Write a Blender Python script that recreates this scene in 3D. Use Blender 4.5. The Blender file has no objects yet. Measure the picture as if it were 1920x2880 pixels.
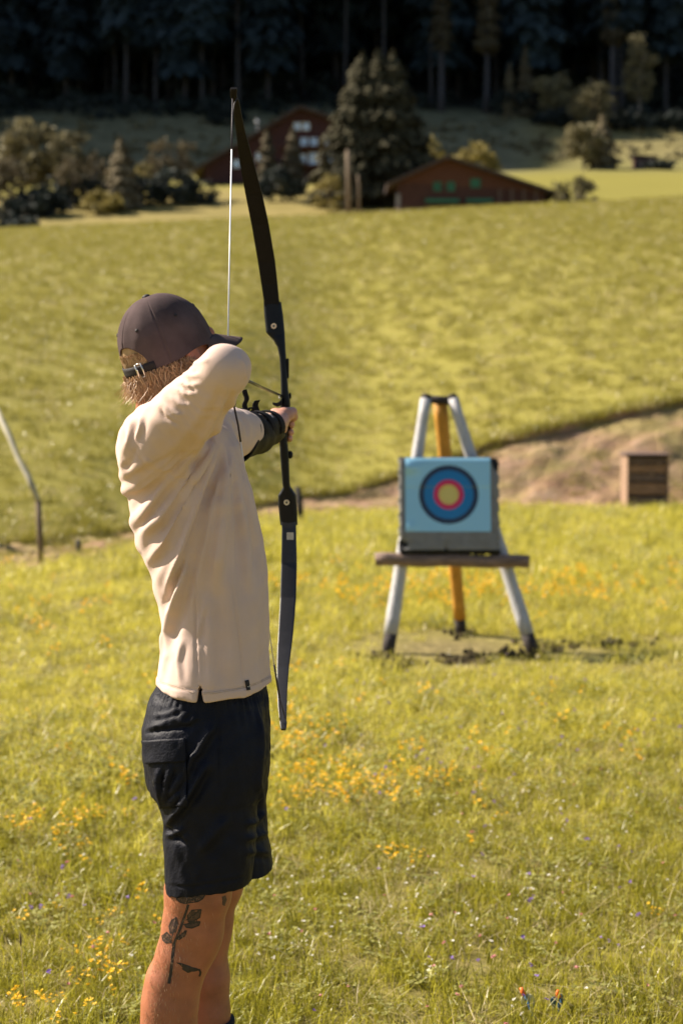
import bpy, bmesh, math, random
import numpy as np
from mathutils import Vector, Matrix
from mathutils.bvhtree import BVHTree

random.seed(7)
RNG = np.random.default_rng(11)
SC = bpy.context.scene
COL = SC.collection

# ------------------------------------------------------------------ camera
FPX, CX, CY = 4800.0, 960.0, 1440.0
CAMZ = 1.62
PITCH = math.atan(356.0 / FPX)
cam_d = bpy.data.cameras.new('camera')
cam = bpy.data.objects.new('camera', cam_d)
COL.objects.link(cam)
cam.location = (0, 0, CAMZ)
cam.rotation_euler = (math.pi / 2 - PITCH, 0, 0)
cam_d.sensor_fit = 'VERTICAL'
cam_d.sensor_height = 36.0
cam_d.sensor_width = 24.0
cam_d.lens = 60.0
cam_d.clip_end = 2000
cam_d.dof.use_dof = True
cam_d.dof.focus_distance = 3.5
cam_d.dof.aperture_fstop = 3.9
cam_d.dof.aperture_blades = 9
SC.camera = cam

# ------------------------------------------------------------------ light
SUN_E, SUN_A = math.radians(39), math.radians(21)
SUN = Vector((-math.cos(SUN_E) * math.cos(SUN_A), math.cos(SUN_E) * math.sin(SUN_A), math.sin(SUN_E)))
world = bpy.data.worlds.new('World')
SC.world = world
world.use_nodes = True
wn = world.node_tree
bg = wn.nodes['Background']
sky = wn.nodes.new('ShaderNodeTexSky')
sky.sky_type = 'NISHITA'
sky.sun_disc = False
sky.sun_elevation = SUN_E
sky.sun_rotation = math.atan2(SUN.x, SUN.y)
sky.air_density = 1.0
sky.dust_density = 1.0
wn.links.new(sky.outputs[0], bg.inputs[0])
bg.inputs[1].default_value = 0.052
sun_d = bpy.data.lights.new('sun', 'SUN')
sun_d.energy = 5.0
sun_d.angle = math.radians(0.5)
sun_d.color = (1.0, 0.89, 0.74)
sun_o = bpy.data.objects.new('sun', sun_d)
COL.objects.link(sun_o)
sun_o.rotation_euler = SUN.to_track_quat('Z', 'Y').to_euler()
sun_o.location = (-30, 10, 40)
SC.view_settings.view_transform = 'Standard'
SC.view_settings.look = 'None'
SC.view_settings.exposure = 1.28
SC.view_settings.gamma = 1.0
SC.render.engine = 'CYCLES'
SC.cycles.max_bounces = 6
SC.cycles.diffuse_bounces = 3
SC.cycles.transparent_max_bounces = 4
SC.cycles.use_denoising = True

# ------------------------------------------------------------------ picture <-> place
ST, CT = math.sin(PITCH), math.cos(PITCH)


def P(px, py, Y):
    dx, dy = (px - CX) / FPX, (CY - py) / FPX
    d = np.array((dx, CT + dy * ST, -ST + dy * CT))
    return np.array((0, 0, CAMZ)) + d * (Y / d[1])


def V3(px, py, Y):
    return Vector(P(px, py, Y))


def proj(v):
    v = np.asarray(v, dtype=np.float64)
    x, y, z = v[:, 0], v[:, 1], v[:, 2] - CAMZ
    f = y * CT - z * ST
    u = y * ST + z * CT
    return CX + FPX * x / f, CY - FPX * u / f


def row_to_z(row, Y):
    return CAMZ + Y * np.tan(np.arctan((CY - row) / FPX) - PITCH)


def smooth(t):
    t = np.clip(t, 0, 1)
    return t * t * (3 - 2 * t)


_nd = RNG.normal(size=(40, 3))
_np = RNG.uniform(0, 6.28, size=40)


def wob(p, scale, n=8, seed=0):
    """cheap smooth noise: sum of sine waves in random directions, about -1..1"""
    p = np.asarray(p, dtype=np.float64)
    out = np.zeros(p.shape[:-1])
    for i in range(n):
        k = (i + seed * 5) % 40
        d = _nd[k][:p.shape[-1]] * scale * (0.6 + 0.12 * i)
        out += np.sin(p @ d + _np[k] + seed)
    return out / math.sqrt(n)


# ------------------------------------------------------------------ materials
def nodes_of(m):
    m.use_nodes = True
    nt = m.node_tree
    return nt, nt.nodes['Principled BSDF']


def mat(name, col, rough=0.6, var=0.25, scale=12.0, bump=0.0, bscale=150.0, spec=0.4, col2=None,
        metal=0.0, sheen=0.0, sss=0.0, stretch=None, transl=0.0, rnd=0.0, bdist=0.002):
    m = bpy.data.materials.new(name)
    nt, b = nodes_of(m)
    tc = nt.nodes.new('ShaderNodeTexCoord')
    mp = nt.nodes.new('ShaderNodeMapping')
    nt.links.new(tc.outputs['Object'], mp.inputs[0])
    if stretch:
        mp.inputs['Scale'].default_value = stretch
    n = nt.nodes.new('ShaderNodeTexNoise')
    n.inputs['Scale'].default_value = scale
    n.inputs['Detail'].default_value = 5
    n.inputs['Roughness'].default_value = 0.6
    nt.links.new(mp.outputs[0], n.inputs['Vector'])
    r = nt.nodes.new('ShaderNodeValToRGB')
    c2 = col2 if col2 else tuple(min(1, c * (1 + var)) for c in col)
    c1 = col if col2 else tuple(c * (1 - var) for c in col)
    r.color_ramp.elements[0].position = 0.32
    r.color_ramp.elements[1].position = 0.68
    r.color_ramp.elements[0].color = (*c1, 1)
    r.color_ramp.elements[1].color = (*c2, 1)
    nt.links.new(n.outputs[0], r.inputs[0])
    csock = r.outputs[0]
    if rnd:
        oi = nt.nodes.new('ShaderNodeObjectInfo')
        hs = nt.nodes.new('ShaderNodeHueSaturation')
        mr = nt.nodes.new('ShaderNodeMapRange')
        mr.inputs[3].default_value = 1 - rnd
        mr.inputs[4].default_value = 1 + rnd
        nt.links.new(oi.outputs['Random'], mr.inputs[0])
        nt.links.new(mr.outputs[0], hs.inputs['Value'])
        nt.links.new(csock, hs.inputs['Color'])
        csock = hs.outputs[0]
    nt.links.new(csock, b.inputs['Base Color'])
    b.inputs['Roughness'].default_value = rough
    b.inputs['Specular IOR Level'].default_value = spec
    b.inputs['Metallic'].default_value = metal
    if sheen:
        b.inputs['Sheen Weight'].default_value = sheen
        b.inputs['Sheen Roughness'].default_value = 0.5
    if sss:
        b.inputs['Subsurface Weight'].default_value = sss
        b.inputs['Subsurface Radius'].default_value = (1.0, 0.35, 0.2)
        b.inputs['Subsurface Scale'].default_value = 0.008
    if bump:
        n2 = nt.nodes.new('ShaderNodeTexNoise')
        n2.inputs['Scale'].default_value = bscale
        n2.inputs['Detail'].default_value = 4
        nt.links.new(mp.outputs[0], n2.inputs['Vector'])
        bp = nt.nodes.new('ShaderNodeBump')
        bp.inputs['Strength'].default_value = bump
        bp.inputs['Distance'].default_value = bdist
        nt.links.new(n2.outputs[0], bp.inputs['Height'])
        nt.links.new(bp.outputs[0], b.inputs['Normal'])
    if transl:
        out = nt.nodes['Material Output']
        tr = nt.nodes.new('ShaderNodeBsdfTranslucent')
        nt.links.new(csock, tr.inputs[0])
        mx = nt.nodes.new('ShaderNodeMixShader')
        mx.inputs[0].default_value = transl
        nt.links.new(b.outputs[0], mx.inputs[1])
        nt.links.new(tr.outputs[0], mx.inputs[2])
        nt.links.new(mx.outputs[0], out.inputs[0])
    return m


M = {}
M['skin'] = mat('skin', (0.35, 0.128, 0.066), 0.45, 0.2, 18, 0.35, 260, 0.35, sss=0.12)
M['skin_pale'] = mat('paler_hand_skin', (0.52, 0.27, 0.20), 0.45, 0.12, 25, 0.3, 260, 0.35, sss=0.12)
M['shirt'] = mat('beige_jersey', (0.62, 0.458, 0.39), 0.9, 0.05, 9, 0.35, 900, 0.1, sheen=0.08)
M['shorts'] = mat('navy_ripstop', (0.0060, 0.0066, 0.0130), 0.6, 0.25, 30, 0.6, 220, 0.16)
M['cap'] = mat('washed_cap_cotton', (0.085, 0.060, 0.060), 0.9, 0.25, 14, 0.5, 700, 0.08)
M['cap_dark'] = mat('cap_strap', (0.02, 0.016, 0.017), 0.7, 0.2, 40, 0.4, 500, 0.3)
M['silver'] = mat('silver_metal', (0.62, 0.58, 0.52), 0.3, 0.1, 60, metal=1.0)
M['leather'] = mat('black_leather', (0.010, 0.0075, 0.007), 0.66, 0.3, 25, 0.6, 350, 0.22)
M['strap'] = mat('elastic_strap', (0.010, 0.008, 0.009), 0.75, 0.2, 60, 0.4, 600, 0.15)
M['ink'] = mat('tattoo_ink', (0.030, 0.020, 0.018), 0.5, 0.4, 90)
M['ink_soft'] = mat('tattoo_shade', (0.085, 0.045, 0.033), 0.5, 0.3, 90)
M['riser'] = mat('riser_black_coating', (0.006, 0.0065, 0.009), 0.42, 0.2, 80, 0.15, 900, 0.22)
M['limb'] = mat('limb_black_laminate', (0.010, 0.0095, 0.012), 0.42, 0.25, 120, 0.1, 1200, 0.6)
M['limb_shaded'] = mat('limb_laminate_shaded', (0.007, 0.0055, 0.0055), 0.5, 0.25, 120, 0.1, 1200, 0.15)  # shaded copy of the limb laminate, darkness put into colour and gloss
M['sticker'] = mat('grey_sticker', (0.45, 0.42, 0.40), 0.4, 0.15, 300)
M['string'] = mat('bow_string_white', (0.80, 0.78, 0.80), 0.5, 0.08, 300)
M['serving'] = mat('string_serving', (0.03, 0.022, 0.03), 0.6, 0.2, 400)
M['shaft'] = mat('arrow_shaft', (0.05, 0.045, 0.04), 0.25, 0.2, 50, spec=0.6)
M['bolt'] = mat('copper_washer', (0.75, 0.55, 0.40), 0.35, 0.1, 100, metal=0.7)
M['bolt_in'] = mat('bolt_recess', (0.12, 0.12, 0.10), 0.4, 0.2, 100, metal=0.5)
M['sock'] = mat('black_sock', (0.012, 0.012, 0.013), 0.9, 0.2, 60, 0.5, 400)
M['shoe'] = mat('dark_shoe', (0.03, 0.028, 0.026), 0.7, 0.2, 30, 0.3, 200)
M['log_grey'] = mat('silver_grey_log', (0.46, 0.45, 0.46), 0.7, 0.25, 14, 0.5, 40, 0.3, stretch=(6, 6, 1), bdist=0.01)
M['log_amber'] = mat('amber_log', (0.50, 0.24, 0.035), 0.6, 0.25, 10, 0.4, 40, 0.3, stretch=(6, 6, 1), bdist=0.01)
M['log_end'] = mat('charred_log_foot', (0.035, 0.026, 0.024), 0.8, 0.4, 25, 0.6, 60, bdist=0.01)
M['log_brown'] = mat('weathered_shelf_log', (0.11, 0.075, 0.06), 0.75, 0.5, 9, 0.6, 30, col2=(0.30, 0.20, 0.15), stretch=(1, 6, 6), bdist=0.01)
M['foam'] = mat('grey_foam', (0.20, 0.195, 0.19), 0.9, 0.15, 18, 0.6, 90, 0.2, bdist=0.006)
M['foam_dark'] = mat('dark_foam_layer', (0.012, 0.012, 0.014), 0.9, 0.3, 30, 0.5, 90, bdist=0.006)
M['wood_pale'] = mat('pale_board', (0.27, 0.175, 0.115), 0.75, 0.2, 10, 0.4, 60, stretch=(5, 5, 1), bdist=0.004)
M['wood_brown'] = mat('brown_plank', (0.23, 0.13, 0.078), 0.75, 0.35, 8, 0.5, 60, stretch=(1, 6, 6), bdist=0.004)
M['wood_dark'] = mat('dark_plank', (0.13, 0.085, 0.07), 0.8, 0.3, 8, 0.5, 60, bdist=0.004)
M['post_dark'] = mat('dark_post_wood', (0.035, 0.03, 0.028), 0.85, 0.3, 20, 0.6, 60, bdist=0.006)
M['post_brown'] = mat('brown_post_wood', (0.16, 0.115, 0.075), 0.85, 0.3, 12, 0.6, 50, stretch=(5, 5, 1), bdist=0.006)
M['rail_pale'] = mat('peeled_pale_pole', (0.38, 0.345, 0.24), 0.7, 0.25, 6, 0.4, 50, bdist=0.006)
M['barn_wall'] = mat('red_brown_timber', (0.066, 0.026, 0.020), 0.8, 0.35, 2.5, 0.5, 20, stretch=(1, 1, 8), bdist=0.02)
M['barn_gable'] = mat('rusty_gable_timber', (0.10, 0.036, 0.020), 0.8, 0.3, 2.5, 0.5, 20, stretch=(8, 1, 1), bdist=0.02)
M['roof'] = mat('dark_brown_roof', (0.065, 0.045, 0.042), 0.8, 0.3, 2.0, 0.5, 10, stretch=(1, 4, 1), bdist=0.03)
M['trim_green'] = mat('green_shutter', (0.03, 0.14, 0.085), 0.6, 0.2, 3)
M['house_wall'] = mat('dark_red_chalet_timber', (0.055, 0.020, 0.020), 0.8, 0.35, 2.0, 0.5, 15, stretch=(1, 1, 8), bdist=0.02)
M['house_low'] = mat('grey_plaster_base', (0.22, 0.20, 0.20), 0.85, 0.2, 1.5)
M['glass'] = mat('window_glass', (0.10, 0.14, 0.18), 0.08, 0.1, 2, spec=1.0, metal=0.75, col2=(0.50, 0.62, 0.75))
M['white_paint'] = mat('white_window_paint', (0.75, 0.75, 0.74), 0.5, 0.05, 5)
M['bark'] = mat('spruce_bark', (0.055, 0.052, 0.058), 0.9, 0.4, 3, 0.6, 12, stretch=(3, 3, 1), bdist=0.05)
M['bark_pale'] = mat('pale_bark', (0.18, 0.15, 0.12), 0.9, 0.4, 3, 0.5, 12, bdist=0.04)
M['spruce'] = mat('hazed_spruce_needles', (0.026, 0.040, 0.046), 0.8, 0.35, 1.2, transl=0.12, rnd=0.25, spec=0.2)  # blue forest haze put into the needle colour
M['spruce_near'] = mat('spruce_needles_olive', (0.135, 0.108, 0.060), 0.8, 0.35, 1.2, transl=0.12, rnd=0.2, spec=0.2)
M['spruce_big'] = mat('dense_spruce_needles_shaded', (0.055, 0.050, 0.028), 0.85, 0.35, 1.2, transl=0.1, rnd=0.1, spec=0.1)  # backlit shade of the big spruce put into its needle colour
M['leaf_olive'] = mat('olive_leaves', (0.17, 0.148, 0.078), 0.75, 0.35, 0.9, transl=0.25, rnd=0.15, spec=0.25)
M['leaf_yellow'] = mat('yellow_green_leaves', (0.24, 0.195, 0.060), 0.75, 0.3, 0.9, transl=0.25, rnd=0.15, spec=0.25)
M['leaf_dark'] = mat('dark_leaves', (0.028, 0.036, 0.032), 0.8, 0.35, 0.9, transl=0.15, rnd=0.2, spec=0.2)  # dark leaf colour with some forest haze mixed in


def grass_mat(name, c1, c2, transl=0.35, rough=0.38):
    m = bpy.data.materials.new(name)
    nt, b = nodes_of(m)
    oi = nt.nodes.new('ShaderNodeObjectInfo')
    geo = nt.nodes.new('ShaderNodeNewGeometry')
    rp = nt.nodes.new('ShaderNodeValToRGB')
    rp.color_ramp.elements[0].color = (*c1, 1)
    rp.color_ramp.elements[1].color = (*c2, 1)
    ad = nt.nodes.new('ShaderNodeMath')
    ad.operation = 'MULTIPLY_ADD'
    ad.inputs[1].default_value = 0.45
    nt.links.new(oi.outputs['Random'], ad.inputs[0])
    ml = nt.nodes.new('ShaderNodeMath')
    ml.operation = 'MULTIPLY'
    ml.inputs[1].default_value = 0.55
    nt.links.new(geo.outputs['Random Per Island'], ml.inputs[0])
    nt.links.new(ml.outputs[0], ad.inputs[2])
    nt.links.new(ad.outputs[0], rp.inputs[0])
    nt.links.new(rp.outputs[0], b.inputs['Base Color'])
    b.inputs['Roughness'].default_value = rough
    b.inputs['Specular IOR Level'].default_value = 0.5
    tr = nt.nodes.new('ShaderNodeBsdfTranslucent')
    nt.links.new(rp.outputs[0], tr.inputs[0])
    mx = nt.nodes.new('ShaderNodeMixShader')
    mx.inputs[0].default_value = transl
    nt.links.new(b.outputs[0], mx.inputs[1])
    nt.links.new(tr.outputs[0], mx.inputs[2])
    nt.links.new(mx.outputs[0], nt.nodes['Material Output'].inputs[0])
    return m


M['grass'] = grass_mat('meadow_grass', (0.085, 0.090, 0.005), (0.56, 0.50, 0.050), 0.45)
M['grass_sunlit'] = grass_mat('sunlit_meadow_grass', (0.32, 0.295, 0.018), (0.82, 0.73, 0.15), 0.5)  # brighter copy of meadow grass; sun on farther blade tips put into colour
M['grass_dry'] = grass_mat('dry_grass', (0.36, 0.29, 0.10), (0.66, 0.56, 0.34))
M['grass_hill'] = grass_mat('hill_grass', (0.245, 0.220, 0.030), (0.33, 0.29, 0.058))
M['clover'] = grass_mat('clover_leaf', (0.17, 0.175, 0.018), (0.44, 0.42, 0.14))
M['petal_yellow'] = grass_mat('yellow_petal', (0.80, 0.44, 0.005), (0.90, 0.62, 0.02), 0.3, 0.6)
M['petal_purple'] = grass_mat('purple_petal', (0.16, 0.08, 0.36), (0.30, 0.18, 0.48), 0.3, 0.6)
M['petal_pink'] = grass_mat('pink_petal', (0.45, 0.10, 0.14), (0.65, 0.30, 0.28), 0.3, 0.6)
M['petal_white'] = grass_mat('white_petal', (0.70, 0.66, 0.55), (0.85, 0.82, 0.75), 0.3, 0.6)
M['hair'] = grass_mat('blond_hair', (0.32, 0.165, 0.075), (0.92, 0.68, 0.43), 0.3, 0.36)
M['fletch_cream'] = mat('cream_vane', (0.70, 0.66, 0.40), 0.5, 0.1, 50, transl=0.3)
M['fletch_blue'] = mat('blue_vane', (0.02, 0.10, 0.22), 0.5, 0.1, 50)
M['nock_orange'] = mat('orange_nock', (0.85, 0.16, 0.02), 0.4, 0.1, 50)


# ground: noise mix of greens, dry patch and mowing streaks, all in world size
def ground_mat():
    m = bpy.data.materials.new('meadow_ground')
    nt, b = nodes_of(m)
    tc = nt.nodes.new('ShaderNodeTexCoord')

    def noise(scale, sx=1, sy=1, det=6, rot=0):
        mp = nt.nodes.new('ShaderNodeMapping')
        mp.inputs['Scale'].default_value = (sx, sy, 1)
        mp.inputs['Rotation'].default_value = (0, 0, rot)
        nt.links.new(tc.outputs['Object'], mp.inputs[0])
        n = nt.nodes.new('ShaderNodeTexNoise')
        n.inputs['Scale'].default_value = scale
        n.inputs['Detail'].default_value = det
        n.inputs['Roughness'].default_value = 0.65
        nt.links.new(mp.outputs[0], n.inputs['Vector'])
        return n.outputs[0]

    def ramp(sock, p0, p1, c0, c1):
        r = nt.nodes.new('ShaderNodeValToRGB')
        r.color_ramp.elements[0].position = p0
        r.color_ramp.elements[1].position = p1
        r.color_ramp.elements[0].color = (*c0, 1)
        r.color_ramp.elements[1].color = (*c1, 1)
        nt.links.new(sock, r.inputs[0])
        return r.outputs[0]

    def mix(f, a, c):
        x = nt.nodes.new('ShaderNodeMix')
        x.data_type = 'RGBA'
        if isinstance(f, float):
            x.inputs[0].default_value = f
        else:
            nt.links.new(f, x.inputs[0])
        nt.links.new(a, x.inputs[6])
        nt.links.new(c, x.inputs[7])
        return x.outputs[2]

    base = ramp(noise(0.25), 0.25, 0.75, (0.180, 0.165, 0.028), (0.225, 0.204, 0.040))
    fine = ramp(noise(6.5, 1, 0.7), 0.34, 0.70, (0.140, 0.126, 0.022), (0.285, 0.248, 0.053))
    c = mix(0.5, base, fine)
    streak = ramp(noise(0.5, 0.25, 1.6, 5, 0.15), 0.45, 0.75, (0.225, 0.192, 0.032), (0.34, 0.270, 0.090))
    c = mix(0.16, c, streak)
    at = nt.nodes.new('ShaderNodeAttribute')
    at.attribute_name = 'cover'
    sep = nt.nodes.new('ShaderNodeSeparateColor')
    nt.links.new(at.outputs['Color'], sep.inputs[0])
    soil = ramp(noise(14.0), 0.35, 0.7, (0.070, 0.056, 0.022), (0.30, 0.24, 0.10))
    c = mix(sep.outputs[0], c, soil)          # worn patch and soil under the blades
    rough_m = ramp(noise(0.6, 0.5, 2.0), 0.35, 0.7, (0.17, 0.140, 0.040), (0.30, 0.23, 0.085))
    c = mix(sep.outputs[1], c, rough_m)       # drier unmown strip at the top of the hill
    pasture = ramp(noise(0.7, 0.6, 1.6), 0.38, 0.66, (0.085, 0.085, 0.045), (0.21, 0.19, 0.105))
    c = mix(at.outputs['Alpha'], c, pasture)  # pasture below the forest, shade and haze put into a grey-green colour
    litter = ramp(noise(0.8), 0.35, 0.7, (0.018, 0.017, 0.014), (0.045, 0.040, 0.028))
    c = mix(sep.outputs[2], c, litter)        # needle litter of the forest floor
    nt.links.new(c, b.inputs['Base Color'])
    b.inputs['Roughness'].default_value = 0.9
    b.inputs['Specular IOR Level'].default_value = 0.15
    bp = nt.nodes.new('ShaderNodeBump')
    nt.nodes.remove(bp)
    return m


M['ground'] = ground_mat()


def dirt_mat():
    m = bpy.data.materials.new('dry_dirt_with_straw')
    nt, b = nodes_of(m)
    tc = nt.nodes.new('ShaderNodeTexCoord')

    def noise(sc, st=(1, 1, 1), det=6):
        mp = nt.nodes.new('ShaderNodeMapping')
        mp.inputs['Scale'].default_value = st
        nt.links.new(tc.outputs['Object'], mp.inputs[0])
        n = nt.nodes.new('ShaderNodeTexNoise')
        n.inputs['Scale'].default_value = sc
        n.inputs['Detail'].default_value = det
        n.inputs['Roughness'].default_value = 0.65
        nt.links.new(mp.outputs[0], n.inputs['Vector'])
        return n.outputs[0]

    def ramp(sock, stops):
        r = nt.nodes.new('ShaderNodeValToRGB')
        e = r.color_ramp.elements
        e[0].position, e[0].color = stops[0][0], (*stops[0][1], 1)
        e[1].position, e[1].color = stops[1][0], (*stops[1][1], 1)
        for p_, c_ in stops[2:]:
            q = e.new(p_)
            q.color = (*c_, 1)
        nt.links.new(sock, r.inputs[0])
        return r.outputs[0]

    c1 = ramp(noise(2.2, (1, 1.4, 2.5)), [(0.30, (0.16, 0.095, 0.058)), (0.45, (0.29, 0.18, 0.11)), (0.60, (0.36, 0.235, 0.16)), (0.75, (0.44, 0.31, 0.23))])
    c2 = ramp(noise(1.1, (0.7, 1, 2)), [(0.42, (0.0, 0.0, 0.0)), (0.60, (1, 1, 1))])
    c3 = ramp(noise(7.0), [(0.35, (0.20, 0.16, 0.05)), (0.65, (0.37, 0.30, 0.13))])
    at = nt.nodes.new('ShaderNodeAttribute')
    at.attribute_name = 'turf'
    mu = nt.nodes.new('ShaderNodeMath')
    mu.operation = 'MULTIPLY'
    nt.links.new(c2, mu.inputs[0])
    nt.links.new(at.outputs['Fac'], mu.inputs[1])
    x = nt.nodes.new('ShaderNodeMix')
    x.data_type = 'RGBA'
    nt.links.new(mu.outputs[0], x.inputs[0])
    nt.links.new(c1, x.inputs[6])
    nt.links.new(c3, x.inputs[7])
    nt.links.new(x.outputs[2], b.inputs['Base Color'])
    b.inputs['Roughness'].default_value = 0.95
    b.inputs['Specular IOR Level'].default_value = 0.1
    bp = nt.nodes.new('ShaderNodeBump')
    bp.inputs['Strength'].default_value = 0.9
    bp.inputs['Distance'].default_value = 0.06
    nt.links.new(noise(9.0), bp.inputs['Height'])
    nt.links.new(bp.outputs[0], b.inputs['Normal'])
    return m


M['dirt'] = dirt_mat()
M['soil'] = mat('dark_soil_and_shadow', (0.075, 0.058, 0.030), 0.95, 0.4, 30, 0.5, 120, 0.1, bdist=0.01)  # also colours the clods laid out as painted easel shadow



# ------------------------------------------------------------------ mesh helpers
def link(o, parent=None):
    COL.objects.link(o)
    if parent is not None:
        o.parent = parent
    return o


def tag(o, label=None, cat=None, group=None, kind=None):
    if label:
        o['label'] = label
    if cat:
        o['category'] = cat
    if group:
        o['group'] = group
    if kind:
        o['kind'] = kind
    return o


def empty(name, loc, label, cat, group=None):
    o = bpy.data.objects.new(name, None)
    o.location = loc
    o.empty_display_size = 0.2
    COL.objects.link(o)
    return tag(o, label, cat, group)


ORG = {}


def origin_of(o):
    return ORG.get(o.name, np.array(o.location))


def mesh_from(name, verts, faces, m, parent=None, origin=None, smooth_=True):
    verts = np.asarray(verts, dtype=np.float64)
    if parent is not None:
        org = origin_of(parent)
    else:
        org = np.array(origin if origin is not None else (0, 0, 0), dtype=float)
    verts = verts - org
    me = bpy.data.meshes.new(name)
    if isinstance(faces, np.ndarray):
        n, k = faces.shape
        me.vertices.add(len(verts))
        me.vertices.foreach_set('co', verts.astype(np.float32).ravel())
        me.loops.add(n * k)
        me.loops.foreach_set('vertex_index', faces.astype(np.int32).ravel())
        me.polygons.add(n)
        me.polygons.foreach_set('loop_start', np.arange(0, n * k, k, dtype=np.int32))
        me.polygons.foreach_set('loop_total', np.full(n, k, dtype=np.int32))
        me.update(calc_edges=True)
        me.validate()
    else:
        me.from_pydata(verts.tolist(), [], faces)
        me.update()
    if smooth_:
        me.polygons.foreach_set('use_smooth', np.ones(len(me.polygons), dtype=bool))
    ms = m if isinstance(m, (list, tuple)) else [m]
    for mm in ms:
        me.materials.append(mm)
    o = bpy.data.objects.new(name, me)
    if parent is None:
        o.location = org
    link(o, parent)
    ORG[o.name] = org
    return o


class MB:
    def __init__(self):
        self.v, self.f = [], []

    def add(self, verts, faces):
        n = len(self.v)
        self.v.extend([tuple(p) for p in verts])
        self.f.extend([tuple(i + n for i in f) for f in faces])
        return self

    def box(self, c, s, R=None, bevel=0.0):
        c = np.array(c, float)
        hx, hy, hz = np.array(s, float) / 2
        if bevel <= 0:
            pts = [(x, y, z) for x in (-hx, hx) for y in (-hy, hy) for z in (-hz, hz)]
            fs = [(0, 1, 3, 2), (4, 6, 7, 5), (0, 4, 5, 1), (2, 3, 7, 6), (0, 2, 6, 4), (1, 5, 7, 3)]
        else:
            bm = bmesh.new()
            bmesh.ops.create_cube(bm, size=1)
            for v in bm.verts:
                v.co = Vector((v.co.x * 2 * hx, v.co.y * 2 * hy, v.co.z * 2 * hz))
            bmesh.ops.bevel(bm, geom=bm.edges[:], offset=bevel, segments=2, affect='EDGES')
            bm.verts.index_update()
            pts = [tuple(v.co) for v in bm.verts]
            fs = [tuple(v.index for v in f.verts) for f in bm.faces]
            bm.free()
        pts = np.array(pts)
        if R is not None:
            pts = pts @ np.array(R).T
        return self.add(pts + c, fs)

    def tube(self, pts, rad, n=10, cap=True, flat=None, ref=None):
        pts = [np.array(p, float) for p in pts]
        if np.isscalar(rad):
            rad = [rad] * len(pts)
        base = len(self.v)
        prev = None
        for i, p in enumerate(pts):
            t = pts[min(i + 1, len(pts) - 1)] - pts[max(i - 1, 0)]
            t = t / (np.linalg.norm(t) + 1e-12)
            if prev is None:
                a = np.array(ref, float) if ref is not None else (np.array((0, 0, 1.)) if abs(t[2]) < 0.9 else np.array((1., 0, 0)))
            else:
                a = prev
            a = a - t * np.dot(a, t)
            a /= np.linalg.norm(a) + 1e-12
            prev = a
            b = np.cross(t, a)
            for k in range(n):
                w = 2 * math.pi * k / n
                fl = flat if flat else 1.0
                self.v.append(tuple(p + rad[i] * (math.cos(w) * a + math.sin(w) * b * fl)))
        for i in range(len(pts) - 1):
            for k in range(n):
                k2 = (k + 1) % n
                self.f.append((base + i * n + k, base + i * n + k2, base + (i + 1) * n + k2, base + (i + 1) * n + k))
        if cap:
            self.f.append(tuple(base + k for k in range(n))[::-1])
            e = base + (len(pts) - 1) * n
            self.f.append(tuple(e + k for k in range(n)))
        return self

    def ball(self, c, r, n=10, m=7, R=None):
        c = np.array(c, float)
        r = np.array(r, float) * np.ones(3)
        vs, fs = [], []
        for i in range(m + 1):
            th = math.pi * i / m
            for k in range(n):
                ph = 2 * math.pi * k / n
                vs.append((math.sin(th) * math.cos(ph) * r[0], math.sin(th) * math.sin(ph) * r[1], math.cos(th) * r[2]))
        for i in range(m):
            for k in range(n):
                k2 = (k + 1) % n
                fs.append((i * n + k, (i + 1) * n + k, (i + 1) * n + k2, i * n + k2))
        vs = np.array(vs)
        if R is not None:
            vs = vs @ np.array(R).T
        return self.add(vs + c, fs)

    def grid(self, fn, nu, nv):
        """fn(u,v)->point, u,v in 0..1"""
        vs = [fn(i / nu, j / nv) for j in range(nv + 1) for i in range(nu + 1)]
        fs = [(j * (nu + 1) + i, j * (nu + 1) + i + 1, (j + 1) * (nu + 1) + i + 1, (j + 1) * (nu + 1) + i)
              for j in range(nv) for i in range(nu)]
        return self.add(vs, fs)

    def build(self, name, m, parent=None, origin=None, smooth_=False):
        return mesh_from(name, self.v, self.f, m, parent, origin, smooth_)


def kids(o):
    return list(o.children)


def copy_tree(o, parent=None):
    c = o.copy()
    COL.objects.link(c)
    if parent is not None:
        c.parent = parent
    for ch in kids(o):
        copy_tree(ch, c)
    return c


def solidify(o, t, offset=1):
    md = o.modifiers.new('thick', 'SOLIDIFY')
    md.thickness = t
    md.offset = offset
    return o


def bevel_mod(o, w, seg=2):
    md = o.modifiers.new('bevel', 'BEVEL')
    md.width = w
    md.segments = seg
    md.limit_method = 'ANGLE'
    return o


# ------------------------------------------------------------------ terrain
_nx = [-9, -3.05, -2.2, -1.5, -0.7, 0.6, 2.2, 4.6, 9]
_ny = [9.0, 14.9, 16.6, 19.0, 21.4, 22.2, 22.5, 22.4, 22.4]
_fy = [11.5, 17.0, 18.6, 20.9, 23.2, 23.8, 23.6, 23.2, 23.2]
_hx = [-9, -3, 0, 1.0, 2.2, 4.6, 9]
_hb = [0.02, 0.03, 0.08, 0.30, 0.70, 1.22, 1.9]


def near_edge(x):
    return np.interp(x, _nx, _ny) + 0.10 * np.sin(x * 5.1) + 0.06 * np.sin(x * 11.3 + 1)


def far_edge(x):
    return np.interp(x, _nx, _fy)


def bank_h(x):
    return np.interp(x, _hx, _hb)


def lip(x):
    return np.interp(x, [-3, 0, 1.5, 3], [0.0, 0.02, 0.08, 0.12])


def top_edge(x):
    return far_edge(x) + 0.25 + bank_h(x) * 1.3 + 0.05 * np.sin(x * 4.0)


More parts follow.
